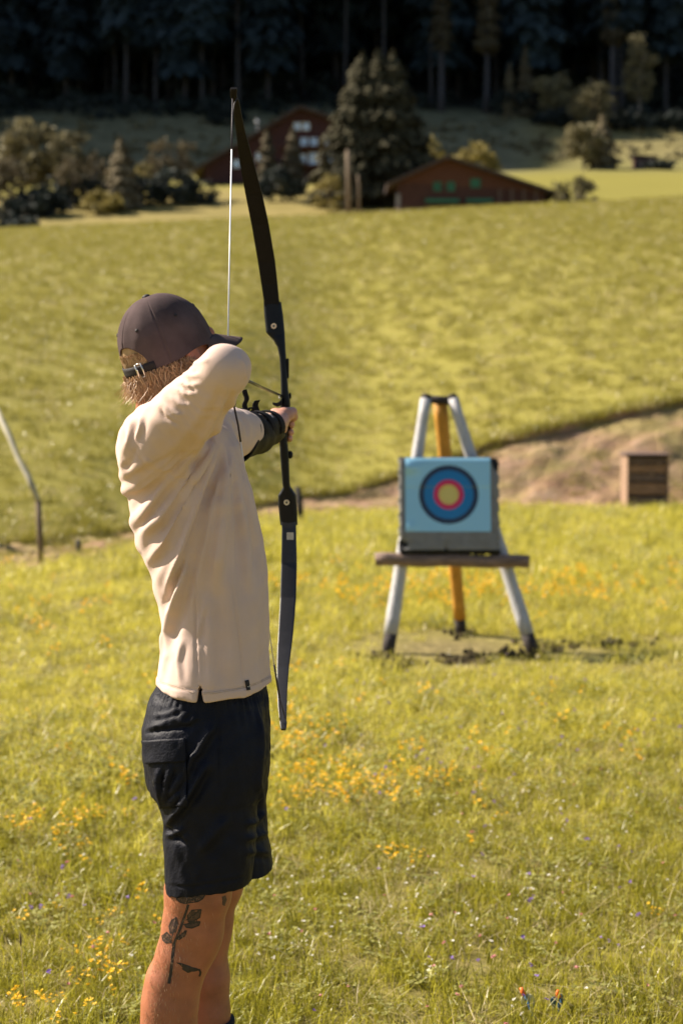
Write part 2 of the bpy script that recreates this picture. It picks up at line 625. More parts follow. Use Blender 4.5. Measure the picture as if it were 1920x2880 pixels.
_yst = [90, 99, 108, 120, 132, 145, 165, 185, 200, 215, 260, 330, 460]
_rows = np.array([
    [648, 655, 662, 592, 565, 520, 490, 430, 370, 300, 130, -60, -300],
    [604, 612, 630, 565, 530, 500, 480, 415, 340, 285, 110, -80, -320],
    [556, 562, 600, 560, 528, 497, 466, 420, 360, 315, 130, -60, -300]], float)


def far_z(x, y):
    px = np.clip(CX + FPX * x / np.maximum(y, 1), -400, 2400)
    r = [np.interp(y, _yst, _rows[i]) for i in range(3)]
    t = px / 960.0
    row = np.where(t < 1, r[0] + (r[1] - r[0]) * t, r[1] + (r[2] - r[1]) * (t - 1))
    z = row_to_z(row, y)
    return z


def gz(x, y):
    x = np.asarray(x, float)
    y = np.asarray(y, float)
    F, T, hb = far_edge(x), top_edge(x), bank_h(x)
    z = np.where(y > F, hb * smooth((y - F) / np.maximum(T - F, 0.05)), 0.0)
    hb2 = hb + lip(x)
    z90 = far_z(x, np.full_like(x, 90.0))
    u = np.clip((y - T) / (90 - T), 0, 1)
    zs = hb2 + (z90 - hb2) * (u * (1 + 0.10 * (1 - u)))
    z = np.where(y > T, zs, z)
    z = np.where(y > 90, far_z(x, np.maximum(y, 90)), z)
    # rolling unevenness of the meadows
    z = z + 0.05 * wob(np.stack([x * 0.30, y * 0.30], -1), 1.0, 5) * smooth((y - T) / 15)
    # unseen ridge left of frame, added to shade the far pasture and forest
    z = z + np.minimum(138, np.maximum(0, -x - 50) * 1.25) * smooth((y - 193) / 38)
    # low hummocks of the near meadow
    z = z + 0.012 * wob(np.stack([x, y], -1), 3.0, 6, 1) * (y < F)
    return z


def G(x, y):
    return float(gz(np.array([x]), np.array([y]))[0])


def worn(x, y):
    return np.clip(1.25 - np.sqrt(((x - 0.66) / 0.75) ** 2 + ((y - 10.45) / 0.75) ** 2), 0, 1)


def build_ground():
    xs = np.arange(-8, 8.01, 0.16)
    rows_near = np.linspace(0, 1, 110)
    V, Fc, cov = [], [], []
    nx = len(xs)

    def band(yfn, n, jump=0.0):
        base = len(V)
        for j in range(n):
            y = yfn(j / (n - 1))
            z = gz(xs, y)
            if jump and j == 0:
                z = bank_h(xs) + lip(xs)
            for i in range(nx):
                V.append((xs[i], y[i], z[i]))
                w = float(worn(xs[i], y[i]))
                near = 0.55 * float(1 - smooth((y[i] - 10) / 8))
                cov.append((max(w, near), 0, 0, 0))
        for j in range(n - 1):
            for i in range(nx - 1):
                a = base + j * nx + i
                Fc.append((a, a + 1, a + nx + 1, a + nx))

    band(lambda t: -4 + (near_edge(xs) + 4) * t, 130)
    band(lambda t: top_edge(xs) + 0.02 + (31.9 - top_edge(xs) - 0.02) * t, 38, 0.10)
    # far terrain
    fx = np.concatenate([np.arange(-330, -60, 6.0), np.arange(-60, -12, 2.0), np.arange(-12, 12, 0.4), np.arange(12, 62, 2.0), np.arange(66, 260, 8.0)])
    fy = np.concatenate([np.arange(-60, 30, 6.0), [30.6], np.arange(32, 240, 1.5), np.arange(240, 470, 6.0)])
    base = len(V)
    XX, YY = np.meshgrid(fx, fy)
    ZZ = gz(XX, YY)
    ZZ = np.where((YY < 31.2), ZZ - 0.2, ZZ)
    for j in range(len(fy)):
        for i in range(len(fx)):
            V.append((XX[j, i], YY[j, i], ZZ[j, i]))
            px = CX + FPX * XX[j, i] / max(YY[j, i], 1)
            dry = float(smooth((YY[j, i] - 86) / 6) * smooth((1250 - px) / 200) * smooth((140 - YY[j, i]) / 10)) * 0.9
            dry = max(dry, 0.8 * float(smooth((YY[j, i] - 165) / 15)) * float(smooth((px - 1250) / 250)))
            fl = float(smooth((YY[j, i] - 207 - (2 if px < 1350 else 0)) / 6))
            cov.append((0, dry, fl, float(smooth((YY[j, i] - 145) / 20)) * (0.45 + 0.55 * float(smooth((1560 - px) / 160)))))  # alpha carries the painted shade of the far ground
    n = len(fx)
    for j in range(len(fy) - 1):
        for i in range(n - 1):
            if fy[j] < 30 and fy[j] > -3.9 and fx[i] > -8.05 and fx[i + 1] < 8.05:
                continue
            a = base + j * n + i
            Fc.append((a, a + 1, a + n + 1, a + n))
    o = mesh_from('ground', V, np.array(Fc), M['ground'])
    ca = o.data.color_attributes.new('cover', 'FLOAT_COLOR', 'POINT')
    ca.data.foreach_set('color', np.array(cov, dtype=np.float32).ravel())
    tag(o, kind='structure')
    # dirt track with its cut bank
    V, Fc = [], []
    xs2 = np.arange(-8, 8.01, 0.08)
    n2 = len(xs2)
    nr = 30
    for j in range(nr + 1):
        if j < nr:
            t = j / (nr - 1)
            y = near_edge(xs2) + (top_edge(xs2) - near_edge(xs2)) * t
            z = gz(xs2, y)
            rough = 0.03 * wob(np.stack([xs2 * 1.0, y], -1), 4.0, 10, 2) + 0.022 * wob(np.stack([xs2, y], -1), 11.0, 10, 3) + 0.02 * wob(np.stack([xs2, y], -1), 24.0, 10, 3)
            z = z + rough * smooth(t * 5) * smooth((1 - t) * 8)
            z = np.where(t > 0.97, bank_h(xs2), z)
        else:
            y = top_edge(xs2) - 0.03 + 0.03 * np.sin(xs2 * 9)
            z = bank_h(xs2) + lip(xs2) + 0.02 * (xs2 > 0)
        for i in range(n2):
            V.append((xs2[i], y[i], z[i]))
    for j in range(nr):
        for i in range(n2 - 1):
            a = j * n2 + i
            Fc.append((a, a + 1, a + n2 + 1, a + n2))
    o = mesh_from('dirt_track', V, np.array(Fc), M['dirt'])
    tf = np.concatenate([np.clip(0.2 + 0.7 * float(smooth((min(j, nr - 1) / (nr - 1) - 0.30) / 0.45)) + 0.5 * smooth((-0.5 - xs2) / 1.0), 0, 1) for j in range(nr + 1)])
    at = o.data.attributes.new('turf', 'FLOAT', 'POINT')
    at.data.foreach_set('value', tf.astype(np.float32))
    tag(o, kind='structure')


build_ground()

# ------------------------------------------------------------------ distance-field modelling of the figure
class Field:
    def __init__(s, lo, hi, h):
        s.lo, s.h = np.array(lo, float), h
        n = np.ceil((np.array(hi, float) - s.lo) / h).astype(int) + 1
        s.x = (s.lo[0] + h * np.arange(n[0])).astype(np.float32)[:, None, None]
        s.y = (s.lo[1] + h * np.arange(n[1])).astype(np.float32)[None, :, None]
        s.z = (s.lo[2] + h * np.arange(n[2])).astype(np.float32)[None, None, :]
        s.f = np.full(tuple(n), 9.0, dtype=np.float32)

    def cone(s, a, b, r1, r2):
        a, b = np.asarray(a, np.float32), np.asarray(b, np.float32)
        ab = b - a
        L = float(ab @ ab) + 1e-12
        X, Y, Z = s.x - a[0], s.y - a[1], s.z - a[2]
        t = np.clip((X * ab[0] + Y * ab[1] + Z * ab[2]) / L, 0, 1)
        d = np.sqrt((X - t * ab[0]) ** 2 + (Y - t * ab[1]) ** 2 + (Z - t * ab[2]) ** 2)
        return d - (r1 + (r2 - r1) * t)

    def ell(s, c, r, R=None):
        X, Y, Z = s.x - np.float32(c[0]), s.y - np.float32(c[1]), s.z - np.float32(c[2])
        if R is not None:
            R = np.array(R, np.float32)   # columns = local axes in world
            X, Y, Z = (X * R[0, i] + Y * R[1, i] + Z * R[2, i] for i in range(3))
        k0 = np.sqrt((X / r[0]) ** 2 + (Y / r[1]) ** 2 + (Z / r[2]) ** 2)
        k1 = np.sqrt((X / r[0] ** 2) ** 2 + (Y / r[1] ** 2) ** 2 + (Z / r[2] ** 2) ** 2) + 1e-6
        return (k0 * (k0 - 1) / k1).astype(np.float32)

    def loft(s, st, n=2.3):
        """st: rows of (z, cx, cy, a, b) sorted by z"""
        st = np.array(sorted(st), float)
        z = s.z.ravel()
        g = [np.interp(z, st[:, 0], st[:, k]).astype(np.float32)[None, None, :] for k in range(1, 5)]
        q = (np.abs((s.x - g[0]) / g[2]) ** n + np.abs((s.y - g[1]) / g[3]) ** n) ** (1.0 / n)
        d = (q - 1) * np.minimum(g[2], g[3])
        return np.maximum(d, np.maximum(s.z - st[-1, 0], st[0, 0] - s.z)).astype(np.float32)

    def union(s, d, k=0.0):
        if k <= 0:
            s.f = np.minimum(s.f, d)
        else:
            h = np.clip(0.5 + 0.5 * (d - s.f) / k, 0, 1)
            s.f = (d + (s.f - d) * h - k * h * (1 - h)).astype(np.float32)

    def chain(s, pts, k=0.0, k2=0.0):
        """pts: list of (xyz, r); one smooth limb"""
        old = s.f
        s.f = np.full_like(old, 9.0)
        for (a, ra), (b, rb) in zip(pts[:-1], pts[1:]):
            s.union(s.cone(a, b, ra, rb), k)
        d = s.f
        s.f = old
        s.union(d, k2)

    def cut(s, d, k=0.0):
        s.f = np.maximum(s.f, -d) if k <= 0 else -smin_(-s.f, d, k)

    def mesh(s, it=2):
        v, q = surface_nets(s.f, s.lo, s.h)
        return relax(v, q, it), q


def smin_(a, b, k):
    h = np.clip(0.5 + 0.5 * (b - a) / k, 0, 1)
    return b + (a - b) * h - k * h * (1 - h)


def surface_nets(f, lo, h):
    ins = f < 0
    s = np.zeros(tuple(n - 1 for n in f.shape), np.int8)
    for a in (0, 1):
        for b in (0, 1):
            for c in (0, 1):
                s += ins[a:f.shape[0] - 1 + a, b:f.shape[1] - 1 + b, c:f.shape[2] - 1 + c]
    act = (s > 0) & (s < 8)
    idx = np.argwhere(act)
    n = len(idx)
    acc = np.zeros((n, 3))
    cnt = np.zeros(n)
    cs = [(a, b, c) for a in (0, 1) for b in (0, 1) for c in (0, 1)]
    val = {c: f[idx[:, 0] + c[0], idx[:, 1] + c[1], idx[:, 2] + c[2]] for c in cs}
    for a in cs:
        for ax in range(3):
            if a[ax] == 0:
                b = list(a)
                b[ax] = 1
                fa, fb = val[a], val[tuple(b)]
                m = (fa < 0) != (fb < 0)
                t = np.where(m, fa / np.where(m, fa - fb, 1), 0)
                p = np.tile(np.array(a, float), (n, 1))
                p[:, ax] += t
                acc[m] += p[m]
                cnt[m] += 1
    verts = (idx + acc / cnt[:, None]) * h + lo
    vid = np.full(act.shape, -1, np.int64)
    vid[act] = np.arange(n)
    quads = []
    m = ins[:-1, 1:-1, 1:-1] != ins[1:, 1:-1, 1:-1]
    i, j, k = np.nonzero(m)
    low = ins[:-1, 1:-1, 1:-1][m]
    j, k = j + 1, k + 1
    q = np.stack([vid[i, j - 1, k - 1], vid[i, j, k - 1], vid[i, j, k], vid[i, j - 1, k]], 1)
    q[~low] = q[~low][:, ::-1]
    quads.append(q)
    m = ins[1:-1, :-1, 1:-1] != ins[1:-1, 1:, 1:-1]
    i, j, k = np.nonzero(m)
    low = ins[1:-1, :-1, 1:-1][m]
    i, k = i + 1, k + 1
    q = np.stack([vid[i - 1, j, k - 1], vid[i, j, k - 1], vid[i, j, k], vid[i - 1, j, k]], 1)
    q[low] = q[low][:, ::-1]
    quads.append(q)
    m = ins[1:-1, 1:-1, :-1] != ins[1:-1, 1:-1, 1:]
    i, j, k = np.nonzero(m)
    low = ins[1:-1, 1:-1, :-1][m]
    i, j = i + 1, j + 1
    q = np.stack([vid[i - 1, j - 1, k], vid[i, j - 1, k], vid[i, j, k], vid[i - 1, j, k]], 1)
    q[~low] = q[~low][:, ::-1]
    quads.append(q)
    return verts, np.concatenate(quads)


def relax(v, q, it):
    e = np.concatenate([q[:, [0, 1]], q[:, [1, 2]], q[:, [2, 3]], q[:, [3, 0]]])
    for _ in range(it):
        acc = np.zeros_like(v)
        cnt = np.zeros(len(v))
        for a, b in ((0, 1), (1, 0)):
            for c in range(3):
                acc[:, c] += np.bincount(e[:, a], v[e[:, b], c], len(v))
            cnt += np.bincount(e[:, a], minlength=len(v))
        v = 0.5 * v + 0.5 * acc / np.maximum(cnt, 1)[:, None]
    return v


def normals(v, q):
    n = np.cross(v[q[:, 2]] - v[q[:, 0]], v[q[:, 3]] - v[q[:, 1]])
    out = np.zeros_like(v)
    for k in range(4):
        for c in range(3):
            out[:, c] += np.bincount(q[:, k], n[:, c], len(v))
    return out / (np.linalg.norm(out, axis=1)[:, None] + 1e-12)


def fold(v, nrm, folds):
    """raise soft ridges and creases of cloth along drawn lines; each fold: (line, height in mm, half width px, ymin, ymax)"""
    px, py = proj(v)
    view = v - np.array((0, 0, CAMZ))
    view /= np.linalg.norm(view, axis=1)[:, None]
    face = np.clip((-(nrm * view).sum(1) + 0.15) / 0.45, 0, 1)
    disp = np.zeros(len(v))
    for F in folds:
        line, amp, w = F[0], F[1] / 1000.0, F[2]
        lo, hi = (F[3], F[4]) if len(F) > 3 else (-9, 99)
        L = np.array(line, float)
        seg = np.linalg.norm(np.diff(L, axis=0), axis=1)
        cum = np.concatenate([[0], np.cumsum(seg)])
        best = np.full(len(v), 1e9)
        tt = np.zeros(len(v))
        sel = (px > L[:, 0].min() - 5 * w) & (px < L[:, 0].max() + 5 * w) & (py > L[:, 1].min() - 5 * w) & (py < L[:, 1].max() + 5 * w)
        sel &= (v[:, 1] > lo) & (v[:, 1] < hi)
        ii = np.nonzero(sel)[0]
        if not len(ii):
            continue
        x, y = px[ii], py[ii]
        b2 = np.full(len(ii), 1e9)
        t2 = np.zeros(len(ii))
        for k in range(len(seg)):
            d = L[k + 1] - L[k]
            t = np.clip(((x - L[k, 0]) * d[0] + (y - L[k, 1]) * d[1]) / (d @ d), 0, 1)
            dd = np.hypot(x - L[k, 0] - t * d[0], y - L[k, 1] - t * d[1])
            sgn = np.sign((x - L[k, 0]) * d[1] - (y - L[k, 1]) * d[0])
            m = dd < np.abs(b2)
            b2[m] = (dd * sgn)[m]
            t2[m] = (cum[k] + t * seg[k])[m] / cum[-1]
        taper = np.clip(np.sin(np.pi * np.clip(t2 * 0.94 + 0.03, 0, 1)) * 1.6, 0, 1)
        prof = np.exp(-(b2 / w) ** 2) - 0.5 * np.exp(-((b2 - 2.0 * w) / (1.4 * w)) ** 2)
        disp[ii] += amp * taper * prof
    return v + nrm * (disp * face)[:, None]


def loft_rows(rows, Yc, b, bulge=1.0):
    """rows (py, left px, right px) seen at depth Yc -> loft stations"""
    out = []
    for i, (py, l, r) in enumerate(rows):
        bb = b[i] if isinstance(b, (list, tuple)) else b
        yc = Yc[i] if isinstance(Yc, (list, tuple)) else Yc
        p, q = P(l, py, yc), P(r, py, yc)
        out.append((p[2], (p[0] + q[0]) / 2, yc, (q[0] - p[0]) / 2 * bulge, bb))
    return out


# head frame (x right, y forward, z up)
HA, HB, HR = math.radians(47), math.radians(21), math.radians(7)
hf = np.array((math.sin(HA) * math.cos(HB), math.cos(HA) * math.cos(HB), math.sin(HB)))
hu0 = np.array((-math.sin(HA) * math.sin(HB), -math.cos(HA) * math.sin(HB), math.cos(HB)))
hr0 = np.cross(hf, hu0)
hr = hr0 * math.cos(HR) + hu0 * math.sin(HR)
hu = np.cross(hr, hf)
HM = np.stack([hr, hf, hu], 1)
HO = P(477, 991, 3.42)


def H(x, y, z):
    return HO + HM @ np.array((x, y, z))


PERSON_ORG = np.array((-0.30, 3.43, 0.0))

# right (string) arm
SHO_R, ELB_R = P(445, 1240, 3.27), P(637, 1040, 3.11)
HAND_R = P(632, 1058, 3.40)
# left (bow) arm
SHO_L, ELB_L, WRI_L = P(560, 1228, 3.60), P(668, 1222, 3.87), P(770, 1196, 4.10)


def build_body():
    parts = []
    # ---- head and neck
    c = H(0, 0, 0)
    fd = Field(c - np.array((0.17, 0.19, 0.28)), c + np.array((0.19, 0.19, 0.18)), 0.003)
    fd.union(fd.ell(H(0, -0.004, 0.016), (0.0700, 0.087, 0.086), HM))
    fd.union(fd.ell(H(0, 0.040, -0.045), (0.060, 0.055, 0.080), HM), 0.03)
    fd.union(fd.cone(H(-0.035, 0.03, -0.085), H(0, 0.080, -0.112), 0.025, 0.019), 0.03)
    fd.union(fd.cone(H(0.035, 0.03, -0.085), H(0, 0.080, -0.112), 0.025, 0.019), 0.03)
    fd.union(fd.cone(H(-0.034, 0.082, 0.006), H(0.034, 0.082, 0.006), 0.012, 0.012), 0.02)
    for sx in (-1, 1):
        fd.cut(fd.ell(H(sx * 0.031, 0.102, -0.016), (0.017, 0.014, 0.011), HM), 0.012)
        fd.union(fd.ell(H(sx * 0.031, 0.084, -0.017), (0.0125, 0.0125, 0.0125), HM), 0.002)
        fd.union(fd.ell(H(sx * 0.040, 0.076, -0.045), (0.020, 0.016, 0.015), HM), 0.02)
        # ear: rim with hollow
        fd.union(fd.ell(H(sx * 0.079, -0.006, -0.022), (0.008, 0.018, 0.031), HM), 0.008)
        fd.cut(fd.ell(H(sx * 0.088, -0.002, -0.020), (0.006, 0.010, 0.018), HM), 0.005)
    fd.union(fd.cone(H(0, 0.094, 0.0), H(0, 0.116, -0.042), 0.008, 0.011), 0.012)
    fd.union(fd.cone(H(-0.011, 0.100, -0.045), H(0.011, 0.100, -0.045), 0.008, 0.008), 0.008)
    fd.union(fd.ell(H(0, 0.092, -0.070), (0.024, 0.010, 0.006), HM), 0.006)
    fd.union(fd.ell(H(0, 0.090, -0.081), (0.021, 0.010, 0.007), HM), 0.006)
    nb = P(476, 1210, 3.45)
    fd.chain([(H(0, -0.030, -0.02), 0.062), (H(0, -0.022, -0.085), 0.056), (P(470, 1150, 3.44), 0.058), (nb, 0.075)], 0.02, 0.02)
    parts.append(fd.mesh(1))
    # ---- trunk, hips and both legs
    fd = Field((-0.60, 3.12, -0.02), (-0.08, 3.86, 1.62), 0.006)
    tor = loft_rows([(2040, 430, 735), (1960, 460, 740), (1800, 485, 730), (1650, 460, 730), (1500, 410, 710),
                     (1380, 385, 690), (1280, 380, 660), (1215, 420, 600)], 3.44,
                    [0.15, 0.14, 0.13, 0.135, 0.15, 0.16, 0.15, 0.11])
    fd.union(fd.loft(tor, 2.2))
    fd.chain([(nb, 0.06), (P(476, 1260, 3.45), 0.09)], 0, 0.05)
    yn, yf = 3.345, 3.545
    near = [(585, 2060, .060), (580, 2200, .066), (570, 2350, .066), (557, 2510, .0655), (542, 2600, .0590), (516, 2690, .0540),
            (493, 2755, .0525), (483, 2820, .0525), (478, 2890, .0530), (474, 3000, .048), (474, 3150, .036), (478, 3300, .029)]
    fd.chain([(P(x, y, yn), r) for x, y, r in near], 0.012, 0.05)
    far = [(635, 2060, .060), (640, 2250, .066), (627, 2400, .062), (605, 2490, .0570), (574, 2570, .0535), (570, 2650, .0515),
           (577, 2750, .0510), (580, 2850, .0500), (582, 2950, .045), (590, 3080, .036), (596, 3180, .029)]
    fd.chain([(P(x, y, yf), r) for x, y, r in far], 0.012, 0.02)
    # kneecaps and calves
    fd.union(fd.ell(P(572, 2640, yn), (0.030, 0.036, 0.04)), 0.03)
    fd.union(fd.ell(P(455, 2840, yn), (0.034, 0.040, 0.085)), 0.03)
    fd.union(fd.ell(P(612, 2600, yf), (0.028, 0.034, 0.04)), 0.03)
    an, af = P(478, 3300, yn), P(596, 3180, yf)
    for a in (an, af):
        fd.chain([(a, .030), (np.array((a[0] + 0.02, a[1], 0.05)), .034), (np.array((a[0] + 0.17, a[1] - 0.02, 0.035)), .030)], 0.02, 0.03)
    v, q = fd.mesh(2)
    parts.append((v, q))
    # ---- left arm and hand round the grip
    fd = Field(P(640, 1300, 3.8) - np.array((0.03, 0.05, 0.02)), P(850, 1110, 4.30) + np.array((0.03, 0.03, 0.02)), 0.0024)
    grip = P(799, 1190, 4.185)
    fd.chain([(ELB_L, 0.034), (ELB_L * 0.5 + WRI_L * 0.5, 0.033), (WRI_L, 0.025)], 0.01)
    wr = P(783, 1186, 4.13)
    # palm: heel, web and back of the hand
    fd.chain([(WRI_L, 0.027), (wr, 0.026)], 0.01, 0.015)
    fd.union(fd.cone(P(775, 1168, 4.150), P(806, 1168, 4.155), 0.018, 0.017), 0.012)
    fd.union(fd.cone(P(782, 1186, 4.150), P(795, 1206, 4.165), 0.021, 0.012), 0.014)
    # thumb: leaves the palm side, bends round the right of the grip
    fd.chain([(P(800, 1163, 4.150), 0.0150), (P(821, 1160, 4.168), 0.0125), (P(825, 1172, 4.198), 0.0110), (P(818, 1180, 4.222), 0.0095)], 0.004, 0.008)
    # four fingers round the front, tips back on the right
    for i, (r0, x1, rt) in enumerate(((1172, 818, .0088), (1194, 819, .0090), (1216, 817, .0086), (1233, 815, .0075))):
        fd.chain([(P(785, r0 - 4 if i < 3 else 1222, 4.165 if i < 2 else 4.175), 0.0115 if i < 3 else 0.009), (P(774, r0, 4.205), 0.0105), (P(782, r0 + 2, 4.240), 0.0098),
                  (P(803, r0 + 2, 4.246), 0.0094), (P(x1 - 1, r0 + 1, 4.225), rt), (P(x1, r0, 4.203), rt * 0.9)], 0.004, 0.004)
    parts.append(fd.mesh(1))
    # ---- right forearm and drawing hand at the chin
    fd = Field(ELB_R - np.array((0.10, 0.06, 0.10)), ELB_R + np.array((0.10, 0.40, 0.10)), 0.003)
    w = ELB_R * 0.22 + HAND_R * 0.78
    fd.chain([(ELB_R, 0.036), (ELB_R * 0.6 + HAND_R * 0.4, 0.037), (w, 0.027)], 0.01)
    k0 = HAND_R
    fd.chain([(w, 0.025), (k0 + np.array((-0.005, -0.02, 0)), 0.026)], 0.0, 0.012)
    fd.cut(fd.ell(k0 + np.array((-0.045, -0.01, 0)), (0.012, 0.03, 0.05)), 0.01)
    for i in range(4):
        b = k0 + np.array((0.004, -0.002, 0.030 - 0.019 * i))
        fd.chain([(b, 0.0105), (b + np.array((0.006, 0.036, 0)), 0.0095), (b + np.array((0.002, 0.052, 0)), 0.009),
                  (b + np.array((-0.018, 0.046, 0)), 0.0085)], 0.004, 0.004)
    fd.chain([(k0 + np.array((-0.018, -0.015, 0.01)), 0.012), (k0 + np.array((-0.030, 0.015, 0.0)), 0.010), (k0 + np.array((-0.026, 0.040, -0.01)), 0.009)], 0.004, 0.006)
    parts.append(fd.mesh(1))
    V, Q, n = [], [], 0
    for v, q in parts:
        V.append(v)
        Q.append(q + n)
        n += len(v)
    o = mesh_from('person', np.concatenate(V), np.concatenate(Q), [M['skin'], M['skin_pale']], origin=PERSON_ORG)
    mi = np.concatenate([np.full(len(q), 1 if k >= 2 else 0, dtype=np.int32) for k, (v, q) in enumerate(parts)])
    o.data.polygons.foreach_set('material_index', mi)
    tag(o, 'archer in cap, beige long-sleeved top and dark shorts drawing a black bow', 'person')
    return o, np.concatenate(V), np.concatenate(Q)


person, BV, BQ = build_body()


def bvh(v, q):
    return BVHTree.FromPolygons([tuple(p) for p in v], [tuple(int(i) for i in f) for f in q])


def build_shirt():
    fd = Field((-0.52, 3.02, 0.985), (-0.055, 4.13, 1.72), 0.0042)
    rows = [(2010, 436, 772), (1960, 437, 771), (1900, 444, 764), (1830, 455, 758), (1760, 462, 755), (1700, 455, 753), (1630, 433, 750),
            (1585, 412, 746), (1540, 394, 738), (1470, 376, 728), (1405, 362, 716), (1350, 348, 703), (1300, 338, 690),
            (1250, 333, 675), (1205, 340, 640), (1178, 372, 590), (1150, 405, 530), (1135, 425, 505)]
    bb = [.185, .184, .180, .172, .166, .165, .168, .172, .176, .182, .186, .188, .188, .184, .165, .130, .088, .07]
    fd.union(fd.loft(loft_rows(rows, 3.44, bb), 2.15))
    # string arm
    mid = SHO_R * 0.5 + ELB_R * 0.5
    fd.chain([(P(470, 1262, 3.33), .085), (SHO_R, .071), (mid + np.array((0, 0, -0.004)), .0600), (ELB_R, .0465)], 0.015, 0.03)
    fd.chain([(ELB_R, .0465), (ELB_R * 0.55 + HAND_R * 0.45 + np.array((0, 0, -0.004)), .043), (ELB_R * 0.2 + HAND_R * 0.8, .033)], 0.01, 0.006)
    fd.chain([(P(418, 1292, 3.30), .050), (P(424, 1250, 3.32), .055)], 0, 0.03)
    # bow arm
    fd.chain([(P(560, 1262, 3.56), .085), (SHO_L, .075), (P(628, 1222, 3.76), .060), (P(664, 1218, 3.86), .051), (P(682, 1216, 3.90), .0455), (P(696, 1212, 3.93), .039)], 0.012, 0.03)
    fd.chain([(P(700, 1212, 3.94), .039), (WRI_L * 0.9 + ELB_L * 0.1, .0315)], 0.01, 0.006)
    # hem: open tube below, cut level with slits
    hem = 1.012
    X = fd.x
    hz = hem + 0.012 * np.clip((X + 0.17) / 0.08, 0, 1) + 0.004 * np.sin(X * 30)
    fd.f = np.maximum(fd.f, hz - fd.z)
    # neck opening and open hem
    fd.cut(fd.cone(P(474, 1125, 3.435), P(478, 1195, 3.45), .062, .062), 0.012)
    # slit at the side of the hem
    s0 = P(561, 1975, 3.25)
    wd = np.abs(fd.x - np.float32(s0[0])) - 0.0065 * np.clip((hem + 0.034 - fd.z) / 0.034, -1, 1)
    fd.f = np.maximum(fd.f, -np.maximum(wd, fd.y - 3.29))
    v, q = fd.mesh(2)
    for _ in range(2):
        nrm = normals(v, q)
        w = 0.0
    folds = [
        # long drags from the armpit down the back
        ([(612, 1205), (575, 1290), (520, 1420), (460, 1530), (415, 1585)], 14, 13, 3.15, 3.7),
        ([(625, 1225), (590, 1320), (550, 1440), (505, 1570), (468, 1665)], 17, 13, 3.15, 3.7),
        ([(600, 1330), (570, 1420), (535, 1510), (500, 1620), (470, 1700)], -11, 9, 3.15, 3.7),
        ([(528, 1555), (512, 1640), (490, 1720), (464, 1790), (452, 1840)], 12, 10, 3.15, 3.7),
        ([(512, 1600), (492, 1680), (472, 1740), (463, 1765)], 6, 7, 3.15, 3.7),
        ([(545, 1310), (500, 1390), (450, 1460), (400, 1500)], 11, 12, 3.15, 3.7),
        ([(480, 1330), (440, 1400), (400, 1450), (378, 1470)], 5, 9, 3.15, 3.7),
        ([(640, 1260), (630, 1400), (620, 1520), (600, 1650)], 12, 17, 3.15, 3.7),
        ([(655, 1270), (672, 1380), (690, 1520), (700, 1650)], 10, 13, 3.15, 3.7),
        ([(668, 1300), (700, 1400), (722, 1520)], 5, 9, 3.15, 3.7),
        ([(648, 1600), (662, 1720), (676, 1830), (688, 1935)], -2.5, 3.5, 3.15, 3.7),
        ([(612, 1500), (640, 1680), (650, 1800), (640, 1940)], 5, 22, 3.15, 3.7),
        ([(545, 1615), (550, 1720), (552, 1830), (556, 1930)], -3.5, 3.5, 3.15, 3.7),
        ([(578, 1690), (562, 1760), (556, 1800)], 4, 6, 3.15, 3.7),
        ([(585, 1660), (590, 1760), (592, 1860), (595, 1955)], 7, 16, 3.15, 3.7),
        ([(512, 1800), (500, 1860), (508, 1920)], 3.5, 7, 3.15, 3.7),
        ([(470, 1830), (452, 1890), (445, 1930)], 3, 8, 3.15, 3.7),
        # under the shoulder blade
        ([(352, 1385), (400, 1368), (452, 1325), (500, 1292)], 7, 9, 3.12, 3.7),
        ([(345, 1330), (372, 1292), (388, 1250)], -3, 9, 3.0, 3.7),
        ([(352, 1240), (342, 1290), (352, 1335)], 2.5, 9, 3.0, 3.7),
        ([(388, 1290), (420, 1330), (470, 1330)], -3, 9, 3.0, 3.7),
        ([(372, 1175), (366, 1215), (356, 1260)], 4, 7, 3.0, 3.7),
        ([(400, 1165), (395, 1200), (380, 1240)], 4, 6, 3.0, 3.7),
        # sleeve drags and gathers
        ([(640, 1090), (610, 1160), (560, 1250), (500, 1330)], 10, 10, 2.9, 3.3),
        ([(665, 1105), (640, 1170), (600, 1235)], 9, 8, 2.9, 3.3),
        ([(615, 1080), (570, 1160), (520, 1225), (455, 1290)], 3.5, 14, 2.9, 3.3),
        ([(512, 1050), (540, 1058), (565, 1052)], 3, 5, 2.9, 3.5),
        ([(500, 1072), (530, 1085), (562, 1080)], 3, 5, 2.9, 3.5),
        ([(490, 1090), (520, 1108), (556, 1108)], 3, 5, 2.9, 3.5),
        ([(478, 1112), (505, 1135), (538, 1142)], 3, 5, 2.9, 3.5),
        ([(462, 1135), (490, 1162), (520, 1168)], 3, 5, 2.9, 3.5),
        ([(450, 1150), (462, 1172), (500, 1196)], -4, 5, 2.9, 3.5),
        ([(530, 1018), (560, 1020), (590, 1010)], 3, 6, 2.9, 3.5),
        ([(672, 1000), (690, 1030), (692, 1070)], 3, 6, 2.9, 3.5),
        # cuff of the bow arm
        ([(640, 1170), (668, 1200), (676, 1240)], 5, 5, 3.6, 4.2),
        ([(655, 1165), (682, 1195), (686, 1230)], 5, 5, 3.6, 4.2),
        ([(625, 1175), (650, 1210), (660, 1255)], 4, 5, 3.6, 4.2),
        ([(615, 1195), (640, 1240), (668, 1290)], 4, 6, 3.5, 4.2),
    ]
    nrm = normals(v, q)
    v = v + nrm * (0.0022 * wob(v, 26, 8, 1) + 0.0012 * wob(v, 70, 8, 2))[:, None]
    nrm = normals(v, q)
    px, py = proj(v)
    dx, dy = px - 645, py - 1175
    rad, th = np.hypot(dx, dy), np.arctan2(dy, dx)
